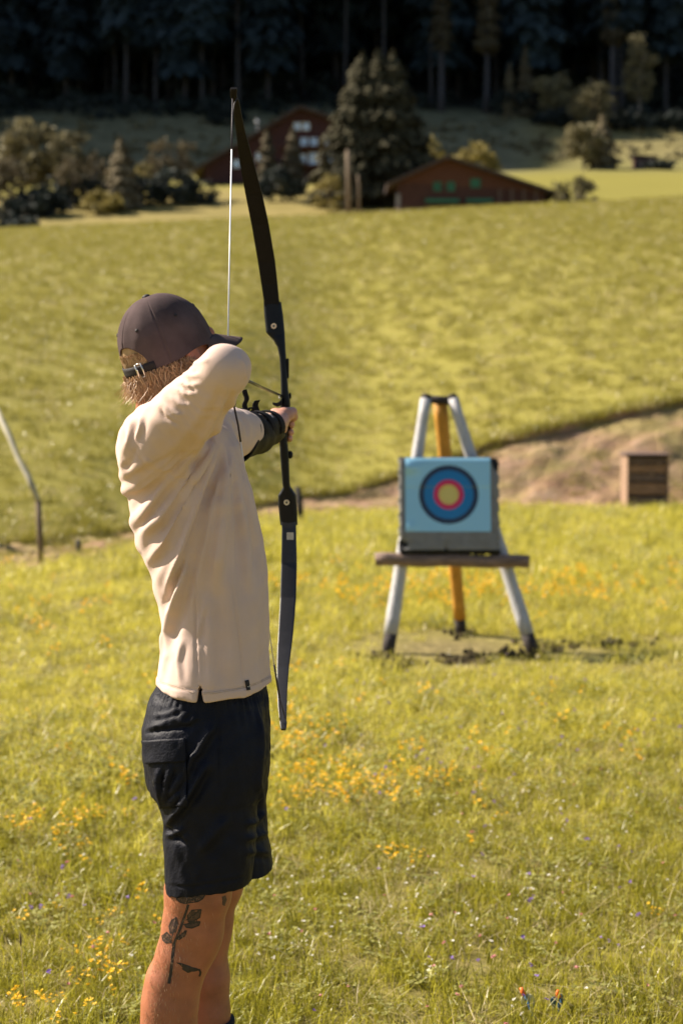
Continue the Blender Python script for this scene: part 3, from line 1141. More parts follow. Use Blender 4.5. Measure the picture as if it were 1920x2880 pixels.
    m = smooth((rad - 70) / 120) * smooth((640 - rad) / 260) * (v[:, 1] > 3.2) * (v[:, 1] < 3.52) * smooth((th - 1.1) / 0.25) * smooth((2.85 - th) / 0.3)
    wv = np.sin(th * 19 + 1.0 + 0.004 * rad) + 0.7 * np.sin(th * 33 + 2.2 - 0.006 * rad) + 0.5 * np.sin(th * 57 + 0.5 + 0.003 * rad)
    wv = np.sign(wv) * np.abs(wv) ** 0.8
    v = v + nrm * (0.0034 * m * wv)[:, None]
    # fine slack wrinkles along the upper sleeve
    ax = ELB_R - SHO_R
    L_ = np.linalg.norm(ax)
    t = ((v - SHO_R) @ ax) / L_ ** 2
    ms = smooth((t + 0.25) / 0.2) * smooth((0.95 - t) / 0.2) * (v[:, 1] < 3.34)
    v = v + nrm * (0.0007 * ms * np.sin(t * 42 + 9 * wob(v, 14, 6, 7)))[:, None]
    nrm = normals(v, q)
    v = fold(v, nrm, folds)
    # seams: shoulder seam round the sleeve and side panels
    nrm = normals(v, q)
    v = v + nrm * (-0.0014 * np.exp(-((t - 0.02) / 0.012) ** 2) * (v[:, 1] < 3.36))[:, None]
    # doubled hem
    hzv = hem + 0.012 * np.clip((v[:, 0] + 0.17) / 0.08, 0, 1)
    nrm = normals(v, q)
    st = np.exp(-((v[:, 2] - hzv - 0.021) / 0.0022) ** 2) * -0.0016 + 0.0012 * (v[:, 2] - hzv < 0.021)
    v = v + nrm * st[:, None]
    o = mesh_from('shirt', v, q, M['shirt'], parent=person)
    return o, v, q


shirt, SV, SQ = build_shirt()


def build_shorts():
    fd = Field((-0.44, 3.18, 0.60), (-0.10, 3.70, 1.07), 0.0042)
    hip = loft_rows([(1900, 452, 742), (1940, 436, 747), (1980, 417, 754), (2040, 405, 760), (2100, 408, 761), (2190, 421, 757)], 3.44,
                    [.160, .166, .172, .176, .176, .17])
    fd.union(fd.loft(hip, 2.3))
    near = loft_rows([(1990, 470, 700), (2060, 420, 735), (2130, 414, 740), (2200, 424, 728), (2300, 461, 724), (2400, 463, 718), (2515, 465, 702)], 3.345,
                     [.045, .072, .088, .091, .088, .086, .086])
    fd.union(fd.loft(near, 2.3), 0.03)
    far = loft_rows([(1990, 560, 720), (2060, 520, 748), (2150, 520, 758), (2250, 545, 750), (2350, 560, 754), (2400, 562, 763), (2450, 562, 772)], 3.535,
                    [.045, .075, .088, .09, .09, .088, .088])
    fd.union(fd.loft(far, 2.3), 0.015)
    xx = fd.x.ravel()
    zn = np.interp(xx, [P(465, 0, 3.35)[0], P(560, 0, 3.3)[0], P(695, 0, 3.35)[0]], [P(465, 2506, 3.345)[2], P(560, 2504, 3.30)[2], P(695, 2482, 3.34)[2]]).astype(np.float32)[:, None, None]
    zf = np.interp(xx, [P(560, 0, 3.535)[0], P(690, 0, 3.535)[0], P(770, 0, 3.535)[0]], [P(560, 2500, 3.535)[2], P(690, 2480, 3.50)[2], P(770, 2436, 3.53)[2]]).astype(np.float32)[:, None, None]
    wy = smooth((fd.y - 3.42) / 0.04).astype(np.float32)
    zl = zn * (1 - wy) + zf * wy
    fd.f = np.maximum(fd.f, zl - fd.z)
    for yy, px0, py0, r in ((3.345, 578, 2510, .072), (3.535, 650, 2460, .070)):
        a = P(px0, py0, yy)
        fd.cut(fd.cone(a - np.array((0, 0, .04)), a + np.array((0, 0, 0.03)), r, r * 0.9), 0.01)
    v, q = fd.mesh(2)
    nrm = normals(v, q)
    v = v + nrm * (0.0014 * wob(v, 24, 8, 3) + 0.0009 * wob(v, 75, 8, 4) + 0.0006 * wob(v, 150, 10, 9))[:, None]
    nrm = normals(v, q)
    px, py = proj(v)
    ang = np.arctan2(v[:, 1] - 3.44, v[:, 0] - P(590, 1950, 3.44)[0])
    gz_ = np.exp(-((py - 1962) / 26) ** 2)
    v = v + nrm * (0.0022 * np.sin(ang * 75) * gz_ + 0.0008 * np.sin(ang * 52 + 1) * np.exp(-((py - 2010) / 40) ** 2))[:, None]
    nrm = normals(v, q)
    folds = [
        ([(580, 2150), (545, 2215), (510, 2270), (468, 2322)], 12.8, 9),
        ([(548, 2115), (535, 2150), (528, 2180)], 8.0, 7),
        ([(600, 2040), (570, 2090), (545, 2140)], 9.6, 10),
        ([(540, 2000), (500, 2020), (440, 2040), (412, 2050)], 4.0, 9),
        ([(560, 2015), (530, 2030), (490, 2030)], 4.0, 7),
        ([(515, 1990), (470, 2010), (430, 2015)], 3.0, 7),
        ([(408, 2062), (450, 2052), (500, 2048), (545, 2042)], -4.8, 4),
        ([(452, 2160), (446, 2200), (452, 2250)], 8.0, 6),
        ([(485, 2155), (470, 2200), (462, 2255)], 8.0, 6),
        ([(515, 2180), (490, 2220), (470, 2240)], 6.4, 6),
        ([(505, 2230), (480, 2262)], 6.4, 6),
        ([(467, 2325), (500, 2360), (525, 2375)], -8.0, 7),
        ([(520, 2330), (490, 2345), (465, 2350)], 6.4, 7),
        ([(730, 2000), (735, 2100), (725, 2200), (742, 2290)], 9.6, 10),
        ([(745, 2280), (720, 2310), (690, 2320)], 9.6, 8),
        ([(755, 2340), (725, 2352), (690, 2360)], 8.0, 8),
        ([(760, 2400), (720, 2395), (690, 2400)], 6.4, 8),
        ([(614, 2005), (616, 2120), (620, 2250)], -4.0, 4),
        ([(640, 2300), (600, 2350), (560, 2400)], 8.0, 14),
        ([(465, 2490), (540, 2494), (620, 2480), (690, 2468)], -3.2, 3),
    ]
    v = fold(v, nrm, folds)
    o = mesh_from('shorts', v, q, M['shorts'], parent=person)
    return o, v, q


shorts, HV, HQ = build_shorts()
SHIRT_T, SHORTS_T, BODY_T = bvh(SV, SQ), bvh(HV, HQ), bvh(BV, BQ)


def on_surface(tree, px, py, off):
    o = Vector((0, 0, CAMZ))
    d = (V3(px, py, 3.4) - o).normalized()
    hit, nrm, _, _ = tree.ray_cast(o, d)
    if hit is None:
        return None
    if nrm.dot(d) > 0:
        nrm = -nrm
    return np.array(hit + nrm * off)


def quad_patch(tree, c, nu, nv, off, mb=None):
    """c: 4 corners in picture order tl,tr,br,bl -> cloth patch lying on the surface"""
    mb = mb or MB()
    pts = []
    for j in range(nv + 1):
        for i in range(nu + 1):
            u, w = i / nu, j / nv
            x = (1 - w) * ((1 - u) * c[0][0] + u * c[1][0]) + w * ((1 - u) * c[3][0] + u * c[2][0])
            y = (1 - w) * ((1 - u) * c[0][1] + u * c[1][1]) + w * ((1 - u) * c[3][1] + u * c[2][1])
            pts.append(on_surface(tree, x, y, off))
    fs = []
    for j in range(nv):
        for i in range(nu):
            k = (j * (nu + 1) + i, j * (nu + 1) + i + 1, (j + 1) * (nu + 1) + i + 1, (j + 1) * (nu + 1) + i)
            if all(pts[t] is not None for t in k):
                fs.append(k[::-1])
    pts = [p if p is not None else (0, 3.4, 1) for p in pts]
    used = sorted({i for f in fs for i in f})
    mp = {u: i for i, u in enumerate(used)}
    mb.add([pts[u] for u in used], [tuple(mp[i] for i in f) for f in fs])
    return mb


# cargo pocket, its flap, and the small tag on the shirt hem
pk = quad_patch(SHORTS_T, ((414, 2120), (527, 2120), (527, 2267), (452, 2271)), 22, 26, 0.0012).build('pocket', M['shorts'], shorts, smooth_=True)
solidify(pk, 0.003, 1)
pf = quad_patch(SHORTS_T, ((407, 2083), (523, 2077), (526, 2142), (417, 2149)), 22, 12, 0.0045).build('pocket_flap', M['shorts'], shorts, smooth_=True)
solidify(pf, 0.003, 1)
tg = quad_patch(SHIRT_T, ((688, 1914), (698, 1912), (703, 1940), (693, 1942)), 3, 8, 0.0010).build('hem_tag', M['cap_dark'], shirt, smooth_=True)
solidify(tg, 0.001, 1)
mbk = MB()
for (a, b) in (((694, 1929), (697, 1934)), ((697, 1934), (700, 1926))):
    L = [on_surface(SHIRT_T, a[0] + (b[0] - a[0]) * t, a[1] + (b[1] - a[1]) * t, 0.0026) for t in (0, .5, 1)]
    if all(p is not None for p in L):
        mbk.tube(L, 0.0006, 5)
if mbk.v:
    mbk.build('tag_mark', M['petal_white'], tg)


# seams and stitch lines of the shirt
M['thread'] = mat('seam_thread', (0.46, 0.34, 0.25), 0.9, 0.1, 50)
for ln in ([(440, 1917), (500, 1936), (552, 1951)], [(570, 1952), (600, 1951), (660, 1941), (720, 1925), (766, 1903)],
           [(440, 1913), (500, 1932), (552, 1947)], [(570, 1948), (600, 1947), (660, 1937), (720, 1921), (766, 1899)]):
    L = []
    for (a, b) in zip(ln[:-1], ln[1:]):
        for k in range(10):
            p = on_surface(SHIRT_T, a[0] + (b[0] - a[0]) * k / 10, a[1] + (b[1] - a[1]) * k / 10, 0.0)
            if p is not None and (not L or np.linalg.norm(p - L[-1]) < 0.03):
                L.append(p)
    if len(L) > 3:
        MB().tube(L, 0.0006, 5).build('seam', M['thread'], shirt, smooth_=True)


# tattoo: rose, leaves and stem lying on the skin of the near leg
def tattoo():
    mb, shades = MB(), []

    def sh_():
        shades.append(MB())
        return shades[-1]

    def stroke(pts, w):
        L = []
        for (a, b) in zip(pts[:-1], pts[1:]):
            n = max(2, int(math.hypot(b[0] - a[0], b[1] - a[1]) / 4))
            for k in range(n):
                L.append((a[0] + (b[0] - a[0]) * k / n, a[1] + (b[1] - a[1]) * k / n))
        L.append(pts[-1])
        for i in range(len(L) - 1):
            a, b = np.array(L[i]), np.array(L[i + 1])
            d = b - a
            nn = np.array((-d[1], d[0])) / (np.linalg.norm(d) + 1e-9) * w * 1.35
            e = d / (np.linalg.norm(d) + 1e-9) * w * 0.4
            c = [a + nn - e, b + nn + e, b - nn + e, a - nn - e]
            p = [on_surface(BODY_T, x, y, 0.0007) for x, y in c]
            if all(t is not None for t in p):
                mb.add(p, [(0, 1, 2, 3)])

    def fill(poly, mbx, step=4.0, off=0.0004):
        poly = np.array(poly, float)
        c = poly.mean(0)
        n = len(poly)
        for i in range(n):
            a, b = poly[i], poly[(i + 1) % n]
            rings = 4
            for r in range(rings):
                q = [c + (a - c) * r / rings, c + (b - c) * r / rings, c + (b - c) * (r + 1) / rings, c + (a - c) * (r + 1) / rings]
                p = [on_surface(BODY_T, x, y, off) for x, y in q]
                if all(t is not None for t in p):
                    mbx.add(p, [(0, 1, 2, 3)] if r else [(0, 2, 3)])

    stem = [(530, 2545), (522, 2570), (512, 2600), (500, 2630), (490, 2655), (486, 2690), (482, 2730), (476, 2765)]
    stroke(stem, 2.6)
    stroke(stem[4:], 3.2)
    # rose outline petals
    for s in ([(497, 2512), (498, 2530), (508, 2538), (522, 2541), (538, 2538), (556, 2536), (570, 2528), (578, 2515), (582, 2504)],
              [(508, 2512), (518, 2522), (532, 2518), (538, 2508)],
              [(532, 2518), (545, 2527), (560, 2520), (566, 2506)],
              [(522, 2541), (532, 2530), (548, 2530), (556, 2536)],
              [(540, 2512), (552, 2514), (558, 2506)], [(508, 2538), (512, 2528), (518, 2522)], [(570, 2528), (562, 2522)]):
        stroke(s, 1.1)
    fill([(498, 2514), (498, 2530), (510, 2538), (530, 2540), (555, 2535), (572, 2526), (580, 2510), (545, 2507)], sh_())
    leaves = [
        ([(528, 2575), (540, 2560), (566, 2558), (562, 2580), (545, 2590), (530, 2592)], (524, 2588), (566, 2558)),
        ([(520, 2602), (540, 2592), (563, 2592), (560, 2602), (540, 2610), (525, 2608)], (516, 2600), (563, 2592)),
        ([(480, 2625), (476, 2605), (484, 2588), (497, 2580), (500, 2600), (494, 2620)], (484, 2640), (497, 2580)),
        ([(457, 2632), (470, 2622), (480, 2632), (482, 2648), (468, 2652), (459, 2644)], (484, 2652), (457, 2632)),
        ([(497, 2640), (515, 2625), (525, 2617), (520, 2632), (505, 2642)], (492, 2645), (525, 2617)),
    ]
    for poly, a, b in leaves:
        fill(poly, sh_())
        stroke(poly + [poly[0]], 1.2)
        stroke([a, b], 1.0)
        for k in (0.35, 0.55, 0.75):
            c = (a[0] + (b[0] - a[0]) * k, a[1] + (b[1] - a[1]) * k)
            stroke([c, (c[0] + 3, c[1] - 7)], 0.8)
            stroke([c, (c[0] + 7, c[1] + 3)], 0.8)
    # separate falling leaf lower down
    low = [(496, 2706), (512, 2709), (530, 2715), (552, 2722), (564, 2727), (553, 2731), (528, 2736), (515, 2728)]
    fill(low, mb, off=0.0006)
    stroke([(560, 2726), (564, 2735), (561, 2745)], 2.0)
    fill([(624, 2522), (634, 2518), (638, 2530), (632, 2548), (625, 2545)], sh_())
    for q_ in shades:
        if q_.v:
            q_.build('tattoo_shading', M['ink_soft'], person, smooth_=True)
    mb.build('tattoo', M['ink'], person, smooth_=True)


tattoo()


def leg_hair():
    r = random.Random(8)
    mb = MB()
    for _ in range(420):
        py = r.uniform(2520, 2878)
        l = np.interp(py, [2506, 2600, 2660, 2720, 2790, 2880], [464, 457, 440, 425, 412, 402])
        px = l + 3 + abs(r.gauss(0, 45))
        p = on_surface(BODY_T, px, py, 0.0)
        p2 = on_surface(BODY_T, px + r.gauss(0, 2), py + r.uniform(6, 13), 0.0025)
        if p is None or p2 is None or abs(p[1] - p2[1]) > 0.02:
            continue
        mb.tube([p, (p + p2) / 2 + np.array((0, -0.0012, 0)), p2], [0.00022, 0.0002, 0.0001], 3, cap=False)
    tag(mb.build('leg_hair', M['hair'], person), kind='stuff')


leg_hair()


# socks and shoes (below the frame, except the top of the far sock)
def footwear():
    for a_px, yy, leg in (((478, 3300), 3.345, [(476, 3040), (474, 3150), (478, 3300)]), ((596, 3180), 3.545, [(584, 2866), (589, 3040), (596, 3180)])):
        a = P(*a_px, yy)
        r0 = 0.050 if leg[0][1] < 2900 else 0.047
        mb = MB()
        mb.tube([P(x, y, yy) for x, y in leg] + [np.array((a[0] + 0.01, yy, 0.07))], [r0 + .008, .046, .037, .040], 16)
        mb.build('sock', M['sock'], person, smooth_=True)
        mb = MB()
        b = np.array((a[0], yy, 0))
        mb.tube([b + np.array((-0.06, 0, 0.06)), b + np.array((-0.02, 0, 0.07)), b + np.array((0.05, 0, 0.06)), b + np.array((0.12, 0, 0.045)), b + np.array((0.20, 0, 0.035))],
                [0.025, 0.045, 0.046, 0.042, 0.022], 14, flat=0.9)
        mb.build('shoe', M['shoe'], person, smooth_=True)


footwear()


# ------------------------------------------------------------------ cap and hair
def cap():
    nu, nv = 240, 40
    hgt = 0.119

    def surf(th, t, off=0.0):
        # th 0 = forward, clockwise to the right; t 0 rim .. 1 top
        c, s = math.cos(th), math.sin(th)
        ry = 0.104 if c > 0 else 0.101
        rx = 0.083
        prof = (1 - t ** 2.3) ** (1 / 2.05) if t < 1 else 0
        prof *= 1 - 0.015 * math.sin(math.pi * min(1, t * 2))
        k = prof
        seam = min(abs(((th / (math.pi / 3)) % 1) - 0.5), 0.5)
        g = math.exp(-((0.5 - seam) / 0.02) ** 2)
        g2 = math.exp(-((abs(0.5 - seam) - 0.045) / 0.02) ** 2)
        rr = k * (1 - 0.020 * g + 0.008 * g2) + off / 0.1
        # soft dents where the cloth is slack
        rr *= 1 + 0.016 * math.sin(th * 4 + 1.3 + 5 * t) * (1 - t) + 0.014 * math.sin(th * 7 - 6 * t + 0.4) * t * (1 - t) * 3 + 0.006 * math.sin(th * 13 + 9 * t) * t * (1 - t) * 4
        x, y = rx * s * rr, ry * c * rr - 0.004
        z = -0.012 + (hgt + 0.012) * t
        z += 0.010 * c * c * (1 if c > 0 else 0) * (1 - t) * 0.3
        return H(x, y, z)

    def z0(th):
        d = (th - math.pi + math.pi) % (2 * math.pi) - math.pi
        d = abs((th - math.pi))
        w = 0.62
        base = 0.012 * math.exp(-((abs((th + math.pi) % (2 * math.pi) - math.pi) - 1.45) / 0.35) ** 2)  # lift over the ears
        if d < w:
            return 0.056 * math.sqrt(max(0, 1 - (d / w) ** 2)) / (hgt + 0.012)
        return base / hgt * 0.6

    V, Fc = [], []
    for j in range(nv + 1):
        for i in range(nu):
            th = 2 * math.pi * i / nu
            a = z0(th)
            t = a + (1 - a) * (j / nv)
            V.append(surf(th, t))
    for j in range(nv):
        for i in range(nu):
            i2 = (i + 1) % nu
            Fc.append((j * nu + i, (j + 1) * nu + i, (j + 1) * nu + i2, j * nu + i2))
    o = mesh_from('cap', V, Fc, M['cap'], parent=person)
    bmx = bmesh.new()
    bmx.from_mesh(o.data)
    bmesh.ops.recalc_face_normals(bmx, faces=bmx.faces)
    bmx.to_mesh(o.data)
    bmx.free()
    solidify(o, 0.003, 0)
    # sweat band edge
    # visor
    mb = MB()

    def vis(u, w):
        th = (u - 0.5) * 2 * 1.12
        r0 = np.array((0.081 * math.sin(th), 0.103 * math.cos(th) - 0.004, 0.002))
        ext = 0.070 * max(0.0, math.cos(th / 1.12 * math.pi / 2)) ** 0.55
        p = r0 + np.array((0.25 * math.sin(th), 1.0, 0)) * ext * w
        p[2] -= 0.008 * (math.sin(th) ** 2) * (0.4 + 0.6 * w) + 0.034 * w
        return H(*p)

    mb.grid(vis, 28, 10)
    vz = mb.build('visor', M['cap'], o, smooth_=True)
    solidify(vz, 0.0035, 0)
    # button on the crown
    MB().ball(H(0, -0.004, hgt), (0.0085, 0.0085, 0.005), 12, 8, HM).build('button', M['cap_dark'], o, smooth_=True)
    # eyelets
    for th in (math.pi / 3 * 1.5, math.pi / 3 * 2.5, math.pi / 3 * 3.5, math.pi / 3 * 0.5):
        p = surf(th, 0.62, 0.0008)
        n = p - H(0, 0, 0.03)
        n = n / np.linalg.norm(n)
        MB().tube([p - n * 0.002, p + n * 0.0022], [0.0042, 0.0034], 10).build('eyelet', M['cap_dark'], o, smooth_=True)
    # strap across the opening
    mb = MB()

    def st(u, w):
        th = math.pi + (u - 0.5) * 2 * 0.72
        p = np.array((0.0835 * math.sin(th), 0.1015 * math.cos(th) - 0.004, -0.014 + 0.019 * w))
        return H(*p)

    mb.grid(st, 24, 3)
    s = mb.build('strap', M['cap_dark'], o, smooth_=True)
    solidify(s, 0.0028, 1)
    # buckle: two bars and a frame
    mb = MB()
    for dth in (-0.085, 0.065):
        th = math.pi - 0.34 + dth
        a = H(0.0860 * math.sin(th), 0.1040 * math.cos(th) - 0.004, -0.018)
        b = H(0.0860 * math.sin(th), 0.1040 * math.cos(th) - 0.004, 0.009)
        mb.tube([a, b], 0.0017 if dth < 0 else 0.0024, 8)
    for zz in (-0.018, 0.009):
        L = [H(0.0860 * math.sin(math.pi - 0.34 + d), 0.1040 * math.cos(math.pi - 0.34 + d) - 0.004, zz) for d in (-0.085, -0.01, 0.065)]
        mb.tube(L, 0.0013, 8)
    mb.build('buckle', M['silver'], o, smooth_=True)
    return o


cap_o = cap()


def hair():
    mb = MB()
    r = random.Random(5)

    def scalp(th, z, off):
        k = math.sqrt(max(0.05, 1 - ((z - 0.02) / (0.100 if z > 0.02 else 0.19)) ** 2))
        return np.array(((0.0730 + off) * math.sin(th) * k, (0.0905 + off) * math.cos(th) * k - 0.005, z))

    # under-layer: a shell hugging the back of the head
    def shell(u, w):
        th = math.pi + (u - 0.5) * 2 * 1.45
        z = 0.045 - 0.066 * w - 0.008 * math.cos((u - 0.5) * math.pi) * w
        bell = 0.002 + 0.001 * math.sin(u * 60) + 0.006 * float(smooth((-0.014 - z) / 0.012)) - 0.006 * float(smooth((w - 0.85) / 0.15))
        return H(*scalp(th, z, bell))

    mb.grid(shell, 40, 12)
    # strands
    for i in range(3000):
        up = r.random() < 0.4
        th = math.pi + (r.uniform(-0.54, 0.54) if up else r.uniform(-1.5, 1.5))
        th = round(th / 0.055) * 0.055 + r.gauss(0, 0.011)
        zs = r.uniform(-0.002, 0.030) if up else r.uniform(-0.036, -0.010)
        ln = r.uniform(0.022, 0.046)
        if not up and abs(th - math.pi) > 1.2:
            ln *= 0.6
        off = r.uniform(0.002, 0.006) if up else r.uniform(0.006, 0.015)
        pts, n = [], 6
        side = 0.16 * math.sin(round(th / 0.055) * 2.4) + r.gauss(0, 0.03)
        wild = r.random() < (0.22 if th > math.pi else 0.07)
        curl = r.gauss(0.05, 0.6) if not wild else r.gauss(1.2, 1.0)
        z = zs
        for k in range(n):
            t = k / (n - 1)
            zz = zs - ln * t
            o2 = off + 0.004 * math.sin(3 * t + i) + (0.016 * curl * t * t * (1 if zz < -0.02 else 0.15))
            if up:
                o2 = min(o2, 0.0055 if zs - ln * t > -0.018 else 0.03)
            p = scalp(th + side * t + (0.09 if wild else 0.03) * math.sin(5 * t + i * 1.7), max(zz, -0.10), max(0.004, o2))
            p[2] = zz
            if zz < -0.05:
                p[1] += (zz + 0.05) * -0.18
            pts.append(H(*p))
        w = r.uniform(0.0006, 0.0012) if not wild else 0.0005
        mb.tube(pts, [w, w * 1.3, w * 1.3, w * 1.1, w * 0.8, w * 0.25], 3, cap=False)
    mb.build('hair', M['hair'], person, smooth_=True)


hair()


# ------------------------------------------------------------------ arm guard
def arm_guard():
    ax0, ax1 = P(680, 1218, 3.895), P(778, 1196, 4.125)
    d = ax1 - ax0
    d /= np.linalg.norm(d)
    rgt = np.cross(d, (0, 0, 1))
    rgt /= np.linalg.norm(rgt)          # roughly to the viewer's right
    upv = np.cross(rgt, d)

    def at(s, ang, r):
        # ang measured from up, positive to the right of the viewer
        return ax0 + (ax1 - ax0) * s + r * (math.cos(ang) * upv + math.sin(ang) * rgt)

    mb = MB()

    def sh(u, w):
        a0 = math.radians(62) - math.radians(18) * w    # right side upper edge
        a1 = math.radians(292) + math.radians(22) * w    # left side upper edge
        ang = a0 + (a1 - a0) * u
        r = 0.0480 - 0.0145 * w + 0.0016 * math.sin(w * 23 + 3 * u) + 0.001 * math.sin(u * 17 + w * 9)
        bot = max(0.0, -math.cos(ang))
        r += 0.014 * bot * (1 - w) ** 1.3 + 0.008 * bot * math.exp(-((w - 0.55) / 0.2) ** 2)
        end = 0.70 + 0.36 * max(0.0, -math.cos(ang)) + 0.16 * max(0.0, -math.sin(ang))
        st_ = -0.12 - 0.14 * max(0.0, -math.cos(ang))
        return at(st_ + (end - st_) * w + 0.03 * math.sin(ang * 2) * (1 - w), ang, r)

    mb.grid(sh, 46, 26)
    g = mb.build('arm_guard', M['leather'], person, smooth_=True)
    solidify(g, 0.003, 1)
    # elastic bands over the top
    for s0 in (0.10, 0.36, 0.66):
        mb = MB()

        def bd(u, w):
            ang = math.radians(-110) + math.radians(220) * u
            r = 0.0455 - 0.012 * s0 + 0.002
            return at(s0 + (w - 0.5) * 0.13 + 0.05 * math.sin(ang), ang, r)

        mb.grid(bd, 26, 3)
        solidify(mb.build('band', M['strap'], g, smooth_=True), 0.002, 1)

    # loose strap ends and loops standing up
    def ribbon(pts, Y, w, name='strap_end'):
        mb = MB()
        L = [P(x, y, Y) for x, y in pts]
        n = len(L)
        # smooth the polyline
        Q = []
        for i in range((n - 1) * 5 + 1):
            t = i / 5
            k = min(int(t), n - 2)
            f = t - k
            p0, p1, p2, p3 = L[max(k - 1, 0)], L[k], L[k + 1], L[min(k + 2, n - 1)]
            Q.append(0.5 * ((2 * p1) + (-p0 + p2) * f + (2 * p0 - 5 * p1 + 4 * p2 - p3) * f * f + (-p0 + 3 * p1 - 3 * p2 + p3) * f ** 3))
        ax = np.array((0.85, 0.5, 0.1)) * w

        def rb(u, v):
            k = min(int(u * (len(Q) - 1) + 0.5), len(Q) - 1)
            return Q[k] + ax * (v - 0.5)

        mb.grid(rb, len(Q) - 1, 2)
        o = mb.build(name, M['strap'], g, smooth_=True)
        solidify(o, 0.0018, 0)

    ribbon([(704, 1176), (702, 1166), (692, 1152), (688, 1138), (694, 1122), (690, 1108), (687, 1096)], 3.93, 0.0125)
    ribbon([(728, 1166), (721, 1152), (718, 1138), (724, 1126)], 4.00, 0.015)
    ribbon([(648, 1162), (650, 1150), (656, 1140), (657, 1130), (654, 1122)], 3.86, 0.012)
    ribbon([(690, 1164), (678, 1160), (674, 1152), (680, 1149), (688, 1155), (692, 1162)], 3.92, 0.010, 'strap_loop')
    ribbon([(696, 1156), (702, 1148), (710, 1146), (713, 1152), (706, 1157), (698, 1158)], 3.95, 0.010, 'strap_loop')


arm_guard()


# ------------------------------------------------------------------ bow
def bow():
    root = empty('recurve_bow', P(800, 1180, 4.2), 'black recurve bow held drawn by the archer', 'bow')

    def sect(rows, name, m, n_round=2.6, ns=20):
        """rows: (py, left, right, Y, thickness)"""
        rows = sorted(rows)
        py = np.array([r[0] for r in rows], float)
        ys = np.linspace(py[0], py[-1], max(30, int((py[-1] - py[0]) / 8)))
        ys = np.unique(np.concatenate([ys, py]))
        g = [np.interp(ys, py, [r[k] for r in rows]) for k in range(1, 5)]
        mb = MB()
        cen = [P((a + b) / 2, y, Y) for y, a, b, Y in zip(ys, g[0], g[1], g[2])]
        for i, y in enumerate(ys):
            l, r = P(g[0][i], y, g[2][i]), P(g[1][i], y, g[2][i])
            hw = (r - l) / 2
            t = cen[min(i + 1, len(ys) - 1)] - cen[max(i - 1, 0)]
            nn = np.cross(hw, t)
            nn /= np.linalg.norm(nn) + 1e-9
            for k in range(ns):
                w = 2 * math.pi * k / ns
                c, s = math.cos(w), math.sin(w)
                e = 2 / n_round / 1.6
                cc, ss = math.copysign(abs(c) ** e, c), math.copysign(abs(s) ** e, s)
                mb.v.append(tuple(cen[i] + hw * cc + nn * (g[3][i] / 2) * ss))
        nsx = ns
        for i in range(len(ys) - 1):
            for k in range(nsx):
                k2 = (k + 1) % nsx
                mb.f.append((i * nsx + k, i * nsx + k2, (i + 1) * nsx + k2, (i + 1) * nsx + k))
        mb.f.append(tuple(range(nsx))[::-1])
        e = (len(ys) - 1) * nsx
        mb.f.append(tuple(e + k for k in range(nsx)))
        o = mb.build(name, m, root, smooth_=True)
        bm = bmesh.new()
        bm.from_mesh(o.data)
        bmesh.ops.recalc_face_normals(bm, faces=bm.faces)
        bm.to_mesh(o.data)
        bm.free()
        md = o.modifiers.new('edge', 'EDGE_SPLIT')
        md.split_angle = math.radians(40)
        return o

    riser = sect([(850, 741, 791, 4.215, .026), (886, 743, 796, 4.213, .028), (935, 748, 801, 4.210, .032), (945, 757, 801.5, 4.210, .033), (956, 768, 802, 4.209, .035),
                  (977, 780, 803, 4.208, .038), (1005, 786, 805, 4.207, .042), (1054, 789, 808, 4.205, .046), (1097, 790, 811, 4.203, .048), (1125, 791, 816, 4.203, .050),
                  (1140, 789, 817, 4.203, .050), (1160, 788, 812, 4.203, .046), (1200, 788, 810, 4.203, .042), (1238, 786, 808, 4.203, .042), (1270, 787, 812, 4.205, .042), (1358, 794, 815, 4.210, .038),
                  (1369, 796, 817, 4.211, .036), (1380, 790, 824, 4.212, .034), (1392, 782, 832, 4.213, .032), (1415, 782, 834, 4.214, .030), (1476, 788, 837, 4.215, .026)], 'riser', M['riser'])
    # arrow shelf lip
    mb = MB()
    mb.grid(lambda u, w: P(768 + 26 * u, 1131 + 2.5 * math.sin(u * 3) - (u ** 3) * 12 + w * (6 + 11 * u), 4.180), 8, 3)
    solidify(mb.build('arrow_shelf', M['riser'], riser, smooth_=True), 0.03, -1)
    # side plate and bushing knob on the right flank
    MB().box(P(809, 1036, 4.205), (0.006, 0.03, 0.050), bevel=0.002).build('side_plate', M['riser'], riser)
    MB().ball(P(816, 1279, 4.205), (0.007, 0.007, 0.010), 12, 8).build('bushing', M['riser'], riser, smooth_=True)
    MB().ball(P(816, 1113, 4.200), (0.003, 0.006, 0.008), 10, 6).build('plunger_nut', M['riser'], riser, smooth_=True)
    sect([(248, 649, 666, 3.830, .007), (254, 647.5, 667, 3.834, .009), (268, 648, 666, 3.846, .008), (276, 650, 668, 3.853, .006), (283, 655, 672, 3.860, .006), (327, 659, 680.5, 3.905, .006),
          (370, 664, 690, 3.955, .006), (457, 674, 714, 4.035, .007), (544, 690, 737, 4.100, .008), (630, 707, 756, 4.150, .009),
          (735, 725, 774, 4.190, .010), (800, 735, 781, 4.203, .011), (862, 744, 787, 4.208, .012)], 'upper_limb', M['limb_shaded'], 4.5)
    sect([(1468, 791, 833, 4.208, .012), (1484, 792.5, 833, 4.206, .012), (1587, 790.6, 835, 4.180, .010), (1683, 788, 832.7, 4.135, .009), (1778, 783, 825, 4.075, .008), (1820, 780.5, 820, 4.045, .007),
          (1874, 779, 813, 4.000, .006), (1930, 779, 808.7, 3.945, .006), (1986, 781.5, 807, 3.890, .006), (2018, 785, 806, 3.858, .006), (2026, 787.5, 805, 3.850, .006), (2032, 786.5, 807, 3.845, .008),
          (2045, 788, 806, 3.834, .008), (2052, 790.5, 804, 3.828, .006)], 'lower_limb', M['limb'], 4.5)
